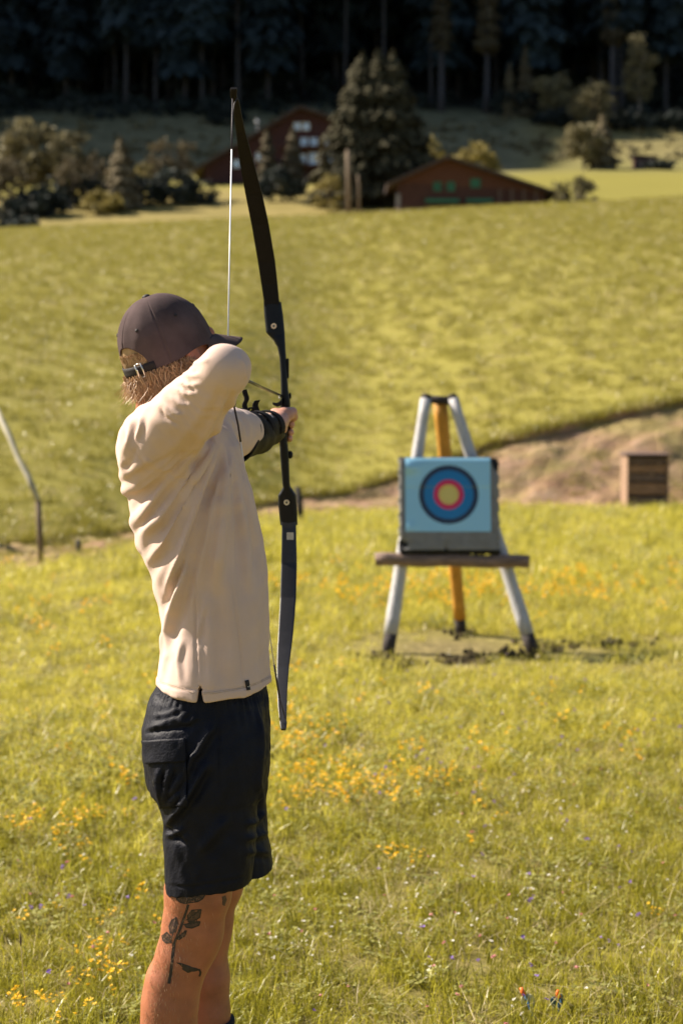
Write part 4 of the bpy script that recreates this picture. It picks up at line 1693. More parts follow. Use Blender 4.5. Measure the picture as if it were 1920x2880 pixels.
    # limb bolts
    for px, py in ((770, 917), (806, 1413)):
        p = P(px, py, 4.195)
        o = MB().tube([p + np.array((0, 0.004, 0)), p + np.array((0, -0.0035, 0))], [0.0072, 0.0068], 18).build('limb_bolt', M['bolt'] if py < 1000 else M['silver'], riser, smooth_=False)
        MB().tube([p + np.array((0, -0.003, 0)), p + np.array((0, -0.0042, 0))], 0.0032, 6).build('hex_socket', M['bolt_in'], o)
    # plain printed sticker on the lower limb
    c = P(816, 1510, 4.192)
    MB().box(c, (0.017, 0.0006, 0.022)).build('sticker', M['sticker'], root)
    # arrow rest
    MB().tube([P(791, 1114, 4.185), P(785, 1117, 4.170), P(787, 1121, 4.165)], 0.0016, 6).build('arrow_rest', M['silver'], root, smooth_=True)
    # string with loops and servings
    nock = P(641, 1060, 3.452)
    t1, t2 = P(654, 275, 3.848), P(797, 2032, 3.843)
    u0 = P(656, 290, 3.850)
    u1 = P(655, 425, 0.82 * 3.85 + 0.18 * 3.452 + 0.0)
    s = MB()
    a1 = t1 + (nock - t1) * 0.20
    a2 = t2 + (nock - t2) * 0.185
    s.tube([a1, nock - np.array((0, 0, -0.055))], 0.0016, 8)
    s.tube([nock - np.array((0, 0, 0.10)) + (t2 - nock) * 0.0 + np.array((0.018, 0.04, 0)), a2], 0.0016, 8)
    so = s.build('string', M['string'], root, smooth_=True)
    nl = P(666, 276, 3.848)
    s = MB()
    s.tube([t1, t1 + (nock - t1) * 0.10, a1], [0.0012, 0.0016, 0.0021], 8)
    s.tube([nl, P(659, 292, 3.845), t1 + (nock - t1) * 0.09], 0.0012, 8)
    s.build('serving', M['serving'], so, smooth_=True)
    s = MB()
    s.tube([a2, t2 + (nock - t2) * 0.08], 0.0023, 8)
    s.tube([t2 + (nock - t2) * 0.08, P(788, 2026, 3.84)], 0.0013, 8)
    s.tube([t2 + (nock - t2) * 0.08, P(803, 2022, 3.84)], 0.0013, 8)
    s.build('serving', M['serving'], so, smooth_=True)
    s = MB()
    m1, m2 = nock + np.array((0, 0, 0.055)), nock + np.array((0.018, 0.04, -0.10))
    s.tube([m1, nock, m2, m2 + (a2 - m2) * 0.06], 0.0021, 8)
    s.build('serving', M['serving'], so, smooth_=True)


bow()


def arrow(p, q, label, name='arrow', vane=M['fletch_cream'], vane2=M['fletch_blue'], nk=M['nock_orange'], shaft=M['shaft'], r=0.0034, vs=0.03):
    p, q = np.array(p), np.array(q)
    d = (q - p) / np.linalg.norm(q - p)
    root = empty(name, q, label, 'arrow')
    MB().tube([p + d * 0.012, q], r, 10).build('shaft', shaft, root, smooth_=True)
    MB().tube([p - d * 0.006, p + d * 0.014], [r * 0.8, r * 1.35], 10).build('nock', nk, root, smooth_=True)
    MB().tube([q, q + d * 0.02], [r * 1.1, 0.0006], 10).build('point', M['silver'], root, smooth_=True)
    a = np.cross(d, (0.3, 0.1, 1.0))
    a /= np.linalg.norm(a)
    b = np.cross(d, a)
    for k in range(3):
        w = 2 * math.pi * k / 3 + 0.5
        n = math.cos(w) * a + math.sin(w) * b
        mb = MB()
        mb.grid(lambda u, v: p + d * (vs + 0.065 * u) + n * (r + v * 0.019 * (1 - u) ** 0.6 * min(1, 0.4 + u * 4)), 8, 2)
        o = mb.build('vane', vane if k else vane2, root, smooth_=True)
        solidify(o, 0.0008, 0)
    return root


arrow(P(643, 1047, 3.46), P(796, 1116, 4.235), 'arrow nocked on the drawn bow, shaft resting on the riser')
g1, g2 = P(1466, 2836, 4.30), P(1567, 2866, 4.28)
for g, tip, lab, vv in ((g1, np.array((0.022, -0.015, -0.10)), 'arrow stuck in the grass showing an orange nock and cream vane', M['fletch_cream']),
                        (g2, np.array((0.006, 0.02, -0.11)), 'arrow stuck in the grass with only orange nock and dark shaft visible', M['fletch_blue'])):
    gp = np.array(g)
    q = gp + tip * 3.2
    q[2] = G(q[0], q[1]) - 0.10
    gp2 = gp.copy()
    gp2[2] = max(gp[2], 0.065)
    arrow(gp2, q, lab, vane=vv, r=0.0052, vs=0.014, shaft=M['fletch_blue'], vane2=vv)


# ------------------------------------------------------------------ easel and target
def easel():
    root = empty('target_easel', (0.64, 10.5, 0), 'three-legged log easel carrying the archery target', 'easel')

    def leg(top, foot, r0, r1, m):
        top, foot = np.array(top), np.array(foot)
        d = top - foot
        L = np.linalg.norm(d)
        cut_ = 0.115 / L
        n = 14
        pts = [foot + d * (cut_ + (1 - cut_) * i / n) for i in range(n + 1)]
        rad = [(r1 + (r0 - r1) * i / n) * (1 + 0.03 * math.sin(i * 1.9 + r0 * 900)) for i in range(n + 1)]
        o = MB().tube(pts, rad, 16).build('leg', m, root, smooth_=True)
        f2 = foot - d / L * 0.06
        MB().tube([f2, foot + d * cut_ * 0.5, foot + d * cut_], [r1 * 0.88, r1 * 0.93, r1 * 0.96], 14).build('foot', M['log_end'], o, smooth_=True)
        MB().tube([top + d / L * 0.003, top + d / L * 0.028], [r0 * 0.97, r0 * 0.8], 14).build('end_cap', M['log_end'], o, smooth_=True)
        return o

    lf = P(1090, 1842, 10.27)
    rf = P(1498, 1838, 10.29)
    lf[2] = rf[2] = 0.0
    leg(P(1197, 1122, 10.60), lf, .034, .043, M['log_grey'])
    leg(P(1273, 1122, 10.60), rf, .034, .043, M['log_grey'])
    bf = P(1296, 1790, 11.05)
    bf[2] = 0.0
    leg(P(1237, 1132, 10.66), bf, .044, .040, M['log_amber'])
    MB().tube([P(1190, 1122, 10.61), P(1280, 1128, 10.61)], .026, 12).build('top_dowel', M['log_end'], root, smooth_=True)
    a, b = P(1054, 1573, 10.32), P(1486, 1580, 10.32)
    n = 12
    pts = [a + (b - a) * i / n + np.array((0, 0, 0.004 * math.sin(i * 1.3))) for i in range(n + 1)]
    MB().tube(pts, [0.040 * (1 + 0.05 * math.sin(i * 2.1)) for i in range(n + 1)], 14).build('shelf_log', M['log_brown'], root, smooth_=True)


easel()


def target():
    tilt = math.atan2(0.33, 1.54)
    w, hh, th = 0.605, 0.590, 0.10
    bc = P(1262.5, 1561, 10.315)
    org = np.array((bc[0], bc[1], 0.600))
    R = np.array(((1, 0, 0), (0, math.cos(tilt), math.sin(tilt)), (0, -math.sin(tilt), math.cos(tilt))))
    R = np.array(((1, 0, 0), (0, math.cos(tilt), math.sin(tilt)), (0, -math.sin(tilt), math.cos(tilt))))
    up = np.array((0, math.sin(tilt), math.cos(tilt)))
    fw = np.array((0, -math.cos(tilt), math.sin(tilt)))   # towards the archer

    def L(x, y, z):    # x right, y towards archer, z up the board
        return org + np.array((x, 0, 0)) + fw * y + up * z

    # foam block: dense skin with chipped corners and crumbling edges
    nx, nz = 60, 60
    V, Fc = [], []

    def bite(x, z):
        d = 0.0
        d += 0.030 * math.exp(-(((x - w / 2) / 0.05) ** 2 + ((z - hh) / 0.10) ** 2))
        d += 0.028 * math.exp(-(((x + w / 2) / 0.06) ** 2 + ((z - 0.05) / 0.035) ** 2))
        d += 0.020 * math.exp(-(((x + 0.02) / 0.012) ** 2 + ((z - 0.0) / 0.05) ** 2))
        d += 0.02 * math.exp(-((z - 0.0) / 0.012) ** 2)
        d += 0.014 * max(0.0, (z - (hh - 0.034)) / 0.034) ** 2
        return d

    for side in (0, 1):
        for j in range(nz + 1):
            for i in range(nx + 1):
                u, t = i / nx, j / nz
                x, z = (u - 0.5) * w, t * hh
                e = min(u, 1 - u, t, 1 - t)
                ex = 0.004 * math.sin(z * 70 + 1) + 0.003 * math.sin(z * 150)
                ez = 0.003 * math.sin(x * 60) + 0.003 * math.sin(x * 131 + 2)
                if i == 0 or i == nx:
                    x += ex
                if j == 0 or j == nz:
                    z += ez
                y = th / 2 if side == 0 else -th / 2
                if side == 0:
                    y -= bite(x, z) + 0.0015 * math.sin(x * 40 + z * 30) + (0.006 if e == 0 else 0)
                V.append(L(x, y, z))
    n1 = (nx + 1) * (nz + 1)
    idx = lambda i, j, s: s * n1 + j * (nx + 1) + i
    for j in range(nz):
        for i in range(nx):
            Fc.append((idx(i, j, 0), idx(i + 1, j, 0), idx(i + 1, j + 1, 0), idx(i, j + 1, 0)))
            Fc.append((idx(i, j, 1), idx(i, j + 1, 1), idx(i + 1, j + 1, 1), idx(i + 1, j, 1)))
    for i in range(nx):
        Fc.append((idx(i, 0, 1), idx(i + 1, 0, 1), idx(i + 1, 0, 0), idx(i, 0, 0)))
        Fc.append((idx(i, nz, 0), idx(i + 1, nz, 0), idx(i + 1, nz, 1), idx(i, nz, 1)))
    for j in range(nz):
        Fc.append((idx(0, j, 1), idx(0, j, 0), idx(0, j + 1, 0), idx(0, j + 1, 1)))
        Fc.append((idx(nx, j, 0), idx(nx, j, 1), idx(nx, j + 1, 1), idx(nx, j + 1, 0)))
    o = mesh_from('target_board', V, Fc, [M['foam'], M['foam_dark']], origin=org, smooth_=False)
    for p in o.data.polygons:
        c = np.array(p.center) + org - org
        x = c[0]
        z = c @ up
        y = c @ fw
        bt = bite(x, z)
        if bt > 0.013 or z < 0.020 or z > hh - 0.008:
            p.material_index = 1
    tag(o, 'square grey foam target block with chipped corners standing on the easel', 'target')
    # printed paper face with rings
    m = bpy.data.materials.new('target_face_print')
    nt, b = nodes_of(m)
    uv = nt.nodes.new('ShaderNodeAttribute')
    uv.attribute_name = 'rad'
    r = nt.nodes.new('ShaderNodeValToRGB')
    r.color_ramp.interpolation = 'CONSTANT'
    el = r.color_ramp.elements
    pale = (0.29, 0.56, 0.74)
    stops = [(0.0, (0.66, 0.52, 0.12)), (0.098, (0.52, 0.40, 0.08)), (0.104, (0.66, 0.50, 0.10)), (0.152, (0.60, 0.012, 0.07)), (0.228, (0.005, 0.16, 0.40)), (0.372, (0.012, 0.02, 0.04)), (0.450, pale)]
    el[0].position, el[0].color = stops[0][0], (*stops[0][1], 1)
    el[1].position, el[1].color = stops[1][0], (*stops[1][1], 1)
    for p_, c_ in stops[2:]:
        e = el.new(p_)
        e.color = (*c_, 1)
    nt.links.new(uv.outputs['Fac'], r.inputs[0])
    nt.links.new(r.outputs[0], b.inputs['Base Color'])
    b.inputs['Roughness'].default_value = 0.22
    b.inputs['Coat Weight'].default_value = 0.3
    pw, ph = 0.510, 0.452
    cx0, cz0 = 0.000, 0.356
    c0 = P(1262, 1393, 10.30)
    # centre of the rings in board coordinates
    cz = 0.356
    V, Fc, rad = [], [], []
    N = 72
    px0, px1 = P(1140, 1393, 10.28)[0] - org[0], P(1381, 1393, 10.28)[0] - org[0]
    z0, z1 = 0.129, 0.583
    ccx = c0[0] - org[0]
    for j in range(N + 1):
        for i in range(N + 1):
            x = px0 + (px1 - px0) * i / N
            z = z0 + (z1 - z0) * j / N
            u, t = i / N, j / N
            buck = 0.004 + 0.010 * math.exp(-((u) / 0.16) ** 2) * math.exp(-((t - 0.86) / 0.12) ** 2) + 0.008 * math.exp(-((u - 0.06) / 0.06) ** 2) * math.exp(-((t - 0.06) / 0.08) ** 2)
            buck += 0.014 * math.exp(-((u - 0.02) / 0.12) ** 2) * math.exp(-((t - 0.87) / 0.07) ** 2) + 0.0015 * math.sin(u * 9 + t * 6) * (1 - t * 0.4) - 0.010 * max(0.0, (t - 0.93) / 0.07) ** 2 + 0.003 * (t > 0.6)
            V.append(L(x, th / 2 + 0.001 + buck, z))
            rad.append(math.hypot(x - ccx, z - cz) / 0.398)
    for j in range(N):
        for i in range(N):
            a = j * (N + 1) + i
            Fc.append((a, a + 1, a + N + 2, a + N + 1))
    pf_ = mesh_from('target_face', V, Fc, m, parent=o)
    at = pf_.data.attributes.new('rad', 'FLOAT', 'POINT')
    at.data.foreach_set('value', np.array(rad, dtype=np.float32))


target()


# ------------------------------------------------------------------ small wooden things on the meadow
def slat_box():
    c = P(1820, 1433, 22.35)
    x, y = c[0], c[1]
    z = 0.0
    root = empty('wooden_box', (x, y, z), 'brown wooden slat box standing by the dirt bank at the right', 'wooden box')
    w, d, h = 0.545, 0.52, 0.70
    for sx in (-1, 1):
        MB().box((x + sx * (w / 2 - 0.0125), y + d / 2, z + h / 2 + 0.0), (0.025, d, h), bevel=0.003).build('side_panel', M['wood_pale'], root)
    MB().box((x, y + d - 0.012, z + h / 2), (w - 0.054, 0.02, h - 0.02)).build('back_panel', M['wood_dark'], root)
    MB().box((x, y + d / 2 - 0.02, z + h + 0.014), (w + 0.06, d + 0.08, 0.025), bevel=0.004).build('lid', M['wood_dark'], root)
    hs = [(0.10, 0.12, 'wood_dark'), (0.265, 0.15, 'wood_brown'), (0.41, 0.10, 'wood_dark'), (0.53, 0.11, 'wood_brown'), (0.635, 0.07, 'wood_dark')]
    for k, (zc, hh, mm) in enumerate(hs):
        MB().box((x, y + 0.03 + 0.006 * (k % 2), z + zc), (w - 0.056, 0.02, hh), bevel=0.003).build('plank', M[mm], root)
    for dx, zc in ((-0.07, 0.56), (0.14, 0.585), (0.05, 0.47)):
        MB().ball((x + dx, y + 0.008, z + zc), (0.022, 0.014, 0.026), 10, 6).build('knob', M['wood_pale'], root, smooth_=True)


slat_box()


def posts():
    a = P(846, 1466, 20.4)
    a[2] = G(a[0], a[1]) - 0.05
    o = MB().tube([a, a + np.array((-0.015, 0, 0.25)), P(836, 1368, 20.4)], [0.042, 0.040, 0.034], 10).build('fence_post', M['post_dark'], origin=a, smooth_=True)
    tag(o, 'short dark wooden post at the track edge just behind the bow', 'post')
    a = P(221, 1556, 16.4)
    a[2] = G(a[0], a[1]) - 0.03
    o = MB().tube([a, P(221, 1540, 16.4), P(220, 1518, 16.4)], [0.026, 0.025, 0.022], 8).build('stake', M['post_dark'], origin=a, smooth_=True)
    tag(o, 'tiny dark stake at the left edge of the track', 'stake')
    # handrail: post, sloping peeled pole and the second post beyond the frame
    a = P(117, 1582, 15.6)
    a[2] = 0.0
    root = empty('handrail', a, 'brown post with a pale pole sloping up from its top at left', 'handrail')
    t = P(108, 1408, 15.6)
    MB().tube([a - np.array((0, 0, 0.1)), (a + t) / 2, t], [0.030, 0.029, 0.027], 10).build('post', M['post_brown'], root, smooth_=True)
    L = [P(108, 1408, 15.58), P(80, 1340, 15.7), P(52, 1290, 15.85), P(28, 1228, 16.0), P(-40, 1090, 16.4)]
    MB().tube(L, [0.024, 0.030, 0.024, 0.030, 0.026], 10).build('rail', M['rail_pale'], root, smooth_=True)
    e = np.array(L[-1])
    MB().tube([(e[0], e[1], G(e[0], e[1]) - 0.1), e], 0.035, 10).build('post', M['post_brown'], root, smooth_=True)


posts()


# ------------------------------------------------------------------ chalets
def gable_house(root, Y, depth, pts, wallm, roofm, gablem, over=0.7):
    """pts: gable outline in picture (x,y): left base, left eave, ridge, right eave, right base"""
    front = [P(x, y, Y) for x, y in pts]
    back = [p + np.array((0, depth, 0)) for p in front]
    lb, le, rd, re_, rb = range(5)
    zb = min(front[0][2], front[4][2])
    mb = MB()
    v = front + back
    mb.add(v, [(0, 4, 3, 1), (5, 6, 8, 9), (0, 1, 6, 5), (4, 9, 8, 3)])
    wall = mb.build('wall', wallm, root)
    g = MB()
    f2 = [p - np.array((0, 0.012, 0)) for p in front]
    g.add([f2[1], f2[3], f2[2]], [(0, 1, 2)])
    g.build('gable', gablem, wall)
    # roof slabs with overhang
    for a, s in ((1, -1), (3, 1)):
        A, Bp = front[a], front[2]
        d = (A - Bp)
        d /= np.linalg.norm(d)
        A2 = A + d * over
        nrm = np.array((d[2], 0, -d[0])) * (1 if s < 0 else -1)
        nrm = nrm if nrm[2] > 0 else -nrm
        t = 0.18
        q = []
        for yy in (-over, depth + over):
            for base in (Bp, A2):
                for k in (0.02, t):
                    q.append(base + np.array((0, yy, 0)) + nrm * k + (d * -0.0 if base is Bp else 0))
        # q order: y0: B lo, B hi, A lo, A hi ; y1: same
        f = [(0, 2, 3, 1), (4, 5, 7, 6), (0, 1, 5, 4), (2, 6, 7, 3), (1, 3, 7, 5), (0, 4, 6, 2)]
        MB().add(q, f).build('roof', roofm, root)
    return wall


def window(root, Y, x0, x1, y0, y1, shutter=None, frame=M['white_paint'], glass=None):
    a, b = P(x0, y1, Y), P(x1, y0, Y)
    c = (a + b) / 2
    w, h = b[0] - a[0], b[2] - a[2]
    fr = MB()
    t = 0.09
    fr.box((c[0], Y - 0.04, b[2] - t / 2), (w, 0.08, t))
    fr.box((c[0], Y - 0.04, a[2] + t / 2), (w, 0.08, t))
    fr.box((a[0] + t / 2, Y - 0.041, c[2]), (t, 0.078, h - 2 * t))
    fr.box((b[0] - t / 2, Y - 0.041, c[2]), (t, 0.078, h - 2 * t))
    fr.box((c[0], Y - 0.042, c[2]), (0.06, 0.07, h - 2 * t))
    f = fr.build('window', frame, root)
    MB().box((c[0], Y - 0.02, c[2]), (w - t, 0.03, h - t)).build('pane', glass or M['glass'], f)
    if shutter:
        for sx in (-1, 1):
            MB().box((c[0] + sx * (w * 0.5 + w * 0.24), Y - 0.035, c[2]), (w * 0.46, 0.05, h)).build('shutter', shutter, f)


def barn():
    Y = 110.0
    c = P(1300, 600, Y)
    root = empty('timber_barn', (c[0], Y, G(c[0], Y)), 'low dark red timber barn with wide gable roof and green shutters', 'barn')
    gable_house(root, Y, 9.0, [(1118, 640, ), (1118, 512), (1256, 448), (1532, 540), (1532, 640)], M['barn_wall'], M['roof'], M['barn_gable'], 0.75)
    for (x0, x1, y0, y1) in ((1218, 1240, 512, 538), (1256, 1278, 512, 538), (1322, 1350, 503, 528)):
        window(root, Y, x0, x1, y0, y1, None, M['trim_green'], M['trim_green'])
    for (x0, x1) in ((1195, 1290), (1310, 1385)):
        a, b = P(x0, 571, Y), P(x1, 560, Y)
        MB().box(((a[0] + b[0]) / 2, Y - 0.15, (a[2] + b[2]) / 2), (b[0] - a[0], 0.3, b[2] - a[2]), bevel=0.03).build('flower_box', M['trim_green'], root)
    a, b = P(1112, 590, Y), P(1126, 540, Y)
    MB().box(((a[0] + b[0]) / 2, Y - 0.06, (a[2] + b[2]) / 2), (0.28, 0.08, 0.9)).build('door', M['house_low'], root)
    a = P(1445, 590, Y)
    for k in range(4):
        x = P(1404 + k * 34, 590, Y)[0]
        MB().box((x, Y - 0.05, P(1404, 566, Y)[2] - 0.3), (0.16, 0.1, 2.2)).build('post', M['wood_dark'], root)


barn()


def farmhouse():
    Y = 140.0
    c = P(860, 500, Y)
    root = empty('farmhouse', (c[0], Y, G(c[0], Y)), 'large dark red farmhouse with three rows of windows behind trees', 'farmhouse')
    gable_house(root, Y, 14.0, [(575, 520), (575, 470), (845, 308), (1115, 400), (1115, 520)], M['house_wall'], M['roof'], M['house_wall'], 1.0)
    for (x0, x1, y0, y1) in ((826, 846, 345, 366), (850, 870, 345, 366), (845, 865, 388, 410), (872, 892, 388, 410), (912, 934, 384, 408),
                             (868, 900, 430, 462), (842, 860, 434, 460), (912, 936, 428, 462), (720, 740, 430, 455), (655, 675, 450, 472)):
        window(root, Y, x0, x1, y0, y1)
    for (yr, x0, x1) in ((418, 790, 1000), (472, 760, 1010)):
        a, b = P(x0, yr, Y), P(x1, yr, Y)
        MB().box(((a[0] + b[0]) / 2, Y - 0.5, a[2]), (b[0] - a[0], 1.0, 0.12)).build('balcony', M['barn_wall'], root)
        MB().box(((a[0] + b[0]) / 2, Y - 1.0, a[2] + 0.09), (b[0] - a[0], 0.05, 0.05)).build('balcony_rail', M['barn_gable'], root)
    p = P(723, 341, Y + 2)
    q = P(723, 372, Y + 2)
    MB().tube([q - np.array((0, 0, 0.8)), p], 0.04, 8).build('antenna_pole', M['log_grey'], root)
    MB().ball(p, (0.15, 0.06, 0.15), 14, 9).build('satellite_dish', M['white_paint'], root, smooth_=True)


farmhouse()


def far_small():
    a = P(980, 600, 104)
    a[2] = G(a[0], 104) - 0.2
    o = MB().tube([a, P(980, 500, 104), P(978, 422, 104)], [0.17, 0.15, 0.13], 10).build('wooden_pole', M['post_brown'], origin=a, smooth_=True)
    tag(o, 'tall bare wooden pole in front of the big spruce', 'pole')
    a = P(1009, 600, 106)
    a[2] = G(a[0], 106) - 0.2
    o = MB().tube([a, P(1009, 520, 106), P(1006, 492, 106)], [0.08, 0.08, 0.06], 8).build('wooden_pole', M['post_brown'], origin=a, smooth_=True)
    tag(o, 'thin shorter pole between the tall pole and the barn', 'pole')
    # small hut far right
    Y = 160.0
    c = P(1815, 478, Y)
    gz0 = G(c[0], Y)
    root = empty('wooden_hut', (c[0], Y, gz0), 'small dark red hut beside the shrubs far up the right slope', 'hut')
    MB().box((c[0], Y + 1, gz0 + 0.5), (1.9, 1.8, 1.2)).build('wall', M['house_wall'], root)
    MB().box((c[0] + 0.05, Y + 1, gz0 + 1.16), (2.3, 2.2, 0.12), R=Matrix.Rotation(0.08, 3, 'Y')).build('roof', M['roof'], root)
    MB().box((c[0] - 0.5, Y + 0.07, gz0 + 0.45), (0.55, 0.06, 0.9)).build('door', M['wood_dark'], root)


far_small()


# ------------------------------------------------------------------ trees
def conifer_mesh(seed, Hh, Rr, base, n, tops=((0, 0, 1.0),), size=1.0):
    r = random.Random(seed)
    V, Fc = [], []
    for i in range(n):
        tx, ty, hs = r.choice(tops)
        u = 1 - r.random() ** 0.62          # more cards low down
        u = r.random() ** 1.15
        z0 = base * Hh
        z = z0 + (Hh * hs - z0) * u
        lay = 0.82 + 0.18 * math.sin(u * 40 + seed)
        R_ = Rr * (1 - u ** 1.7) ** 0.75 * lay * r.uniform(0.9, 1.1)
        if u < 0.12:
            R_ *= 0.75 + u * 2
        a = r.uniform(0, 2 * math.pi)
        rad = R_ * (r.random() ** 0.35)
        c = np.array((tx * (1 - u * 0.3) + math.cos(a) * rad, ty * (1 - u * 0.3) + math.sin(a) * rad, z - rad * 0.28))
        aa = a + r.gauss(0, 0.35)
        d = np.array((math.cos(aa) * 0.75, math.sin(aa) * 0.75, r.gauss(-0.75, 0.25)))
        d /= np.linalg.norm(d)
        L = size * r.uniform(0.5, 1.1) * (0.75 + 0.5 * (1 - u))
        s = np.cross(d, (math.cos(aa) * 0.5 + r.gauss(0, .25), math.sin(aa) * 0.5 + r.gauss(0, .25), 1))
        s /= np.linalg.norm(s)
        k = len(V)
        W = L * r.uniform(0.30, 0.50)
        V += [c - d * L * 0.4, c + s * W - np.array((0, 0, 0.12 * L)), c + d * L * 0.65 - np.array((0, 0, 0.15 * L)), c - s * W - np.array((0, 0, 0.12 * L))]
        Fc.append((k, k + 1, k + 2, k + 3))
    return V, Fc


def leafy_mesh(seed, Hh, Rr, base, nclump, nleaf, size=0.35, squash=1.0):
    r = random.Random(seed)
    V, Fc = [], []
    cz = (base + 1) / 2 * Hh
    hz = (1 - base) / 2 * Hh
    for _ in range(nclump):
        while True:
            p = np.array((r.uniform(-1, 1), r.uniform(-1, 1), r.uniform(-1, 1)))
            if 0.15 < np.linalg.norm(p) < 1:
                break
        p = p / max(np.linalg.norm(p), 0.01) * (np.linalg.norm(p) ** 0.5) * 0.86
        c = np.array((p[0] * Rr, p[1] * Rr, cz + p[2] * hz))
        cr = Rr * r.uniform(0.20, 0.38)
        for _ in range(nleaf):
            q = np.array([r.gauss(0, 0.5) for _ in range(3)]) * cr
            q[2] *= 0.7
            d = np.array([r.gauss(0, 1) for _ in range(3)])
            d /= np.linalg.norm(d)
            s = np.cross(d, [r.gauss(0, 1) for _ in range(3)])
            s /= np.linalg.norm(s) + 1e-9
            L = size * r.uniform(0.6, 1.3)
            k = len(V)
            o = c + q
            V += [o - d * L * .5, o + s * L * .3, o + d * L * .5, o - s * L * .3]
            Fc.append((k, k + 1, k + 2, k + 3))
    return V, Fc


def trunk_mb(Hh, r0, top=0.92, lean=0.02, limbs=0, seed=0, base=0.3, Rr=1.0):
    r = random.Random(seed + 99)
    mb = MB()
    lx, ly = r.gauss(0, lean) * Hh, r.gauss(0, lean) * Hh
    n = 6
    mb.tube([np.array((lx * (i / n) ** 2, ly * (i / n) ** 2, -0.4 + (Hh * top + 0.4) * i / n)) for i in range(n + 1)],
            [r0 * (1.25 if i == 0 else 1) * (1 - 0.85 * i / n) for i in range(n + 1)], 8)
    for k in range(limbs):
        z = Hh * (base + (0.85 - base) * k / max(1, limbs))
        a = r.uniform(0, 6.28)
        p0 = np.array((lx * (z / Hh) ** 2, ly * (z / Hh) ** 2, z))
        L = Rr * r.uniform(0.5, 0.8)
        mb.tube([p0, p0 + np.array((math.cos(a) * L * .5, math.sin(a) * L * .5, L * .3)), p0 + np.array((math.cos(a) * L, math.sin(a) * L, L * .75))],
                [r0 * .45, r0 * .3, r0 * .1], 6)
    return mb


TREE_GROUPS = []


def tree(px, row_top, row_base, wpx, Y, kind, name, label, cat, group=None, m=None, seed=0, n=900, tops=None):
    b = P(px, row_base, Y)
    x = b[0]
    z = G(x, Y)
    zt = P(px, row_top, Y)[2]
    Hh = zt - z
    Rr = wpx / 2 * Y / FPX * (1.0 if wpx > 200 or row_top < 0 else (1.15 if px > 440 else 1.3) if kind == 'conifer' else 1.1)
    root = empty(name, (x, Y, z), label, cat, group)
    ORG[root.name] = np.array((0, 0, 0))
    if kind == 'conifer':
        V, Fc = conifer_mesh(seed, Hh, Rr, 0.03, n, tops or ((0, 0, 1.0),), size=max(0.45, Rr * (0.36 if wpx < 200 else 0.22)))
        mb = trunk_mb(Hh, 0.02 * Hh + 0.06, 0.9, 0.0, 0, seed)
        bark = M['bark']
    elif kind == 'leafy':
        V, Fc = leafy_mesh(seed, Hh, Rr, 0.16, 46, max(12, n // 46), size=max(0.28, Rr * 0.22))
        mb = trunk_mb(Hh, 0.018 * Hh + 0.05, 0.7, 0.03, 6, seed, 0.25, Rr)
        bark = M['bark_pale']
    else:
        V, Fc = leafy_mesh(seed, Hh * 1.02, Rr, -0.1, 26, max(10, n // 26), size=max(0.2, Rr * 0.24))
        mb = trunk_mb(Hh, 0.05, 0.6, 0.05, 5, seed, 0.08, Rr)
        bark = M['bark_pale']
    mb.build('trunk' if kind != 'bush' else 'stem', bark, root, smooth_=True)
    MBx = MB().add(V, Fc)
    MBx.build('crown' if kind != 'bush' else 'foliage', m, root)
    return root


tree(1062, 138, 555, 262, 118, 'conifer', 'spruce_tree', 'big dark dense spruce with several tops beside the barn', 'tree', m=M['spruce_big'], seed=3, n=8000,
     tops=((0, 0, 1.0), (-1.5, 0.3, 0.985), (1.4, -0.2, 0.99), (0.4, 0.6, 0.96), (-2.2, -0.5, 0.80), (2.0, 0.2, 0.78)))
GL = 'trees in the row left of the farmhouse'
tree(30, 438, 600, 115, 118, 'leafy', 'broadleaf_tree', 'dark bushy tree cut off by the left edge, first of the tree row', 'tree', GL, M['spruce_near'], 11, 1100)
tree(98, 328, 592, 170, 127, 'leafy', 'broadleaf_tree', 'tallest pale olive broadleaf tree at the left end of the row', 'tree', GL, M['leaf_olive'], 12, 2400)
tree(200, 362, 590, 120, 125, 'leafy', 'broadleaf_tree', 'second olive broadleaf tree, shorter, touching the tallest one', 'tree', GL, M['leaf_olive'], 13, 1700)
tree(203, 432, 578, 85, 120, 'leafy', 'broadleaf_tree', 'dark bushy tree in front of the shorter olive broadleaf tree', 'tree', GL, M['spruce_near'], 14, 1000)
tree(272, 428, 574, 72, 122, 'leafy', 'broadleaf_tree', 'narrow dark bushy tree right behind the pale low shrub', 'tree', GL, M['spruce_near'], 15, 900)
tree(343, 386, 562, 96, 119, 'conifer', 'spruce_tree', 'broad two-toned conifer standing alone in mid row', 'tree', GL, M['spruce_near'], 16, 1200)
tree(402, 450, 548, 70, 123, 'bush', 'shrub', 'bright olive shrub between the lone conifer and the columnar pair', 'shrub', GL, M['leaf_yellow'], 17, 900)
tree(456, 384, 534, 86, 124, 'leafy', 'broadleaf_tree', 'wider left columnar tree of the pair left of the farmhouse', 'tree', GL, M['spruce_near'], 18, 1000)
tree(524, 386, 532, 70, 124, 'leafy', 'broadleaf_tree', 'slim right columnar tree of the pair touching the farmhouse wall', 'tree', GL, M['spruce_near'], 19, 900)
tree(284, 545, 592, 120, 117, 'bush', 'shrub', 'pale low shrub at the foot of the lone conifer', 'shrub', GL, M['leaf_yellow'], 20, 1100)
tree(108, 540, 612, 150, 117, 'bush', 'shrub', 'dark wide shrub below the tallest olive tree', 'shrub', GL, M['leaf_dark'], 21, 1200)
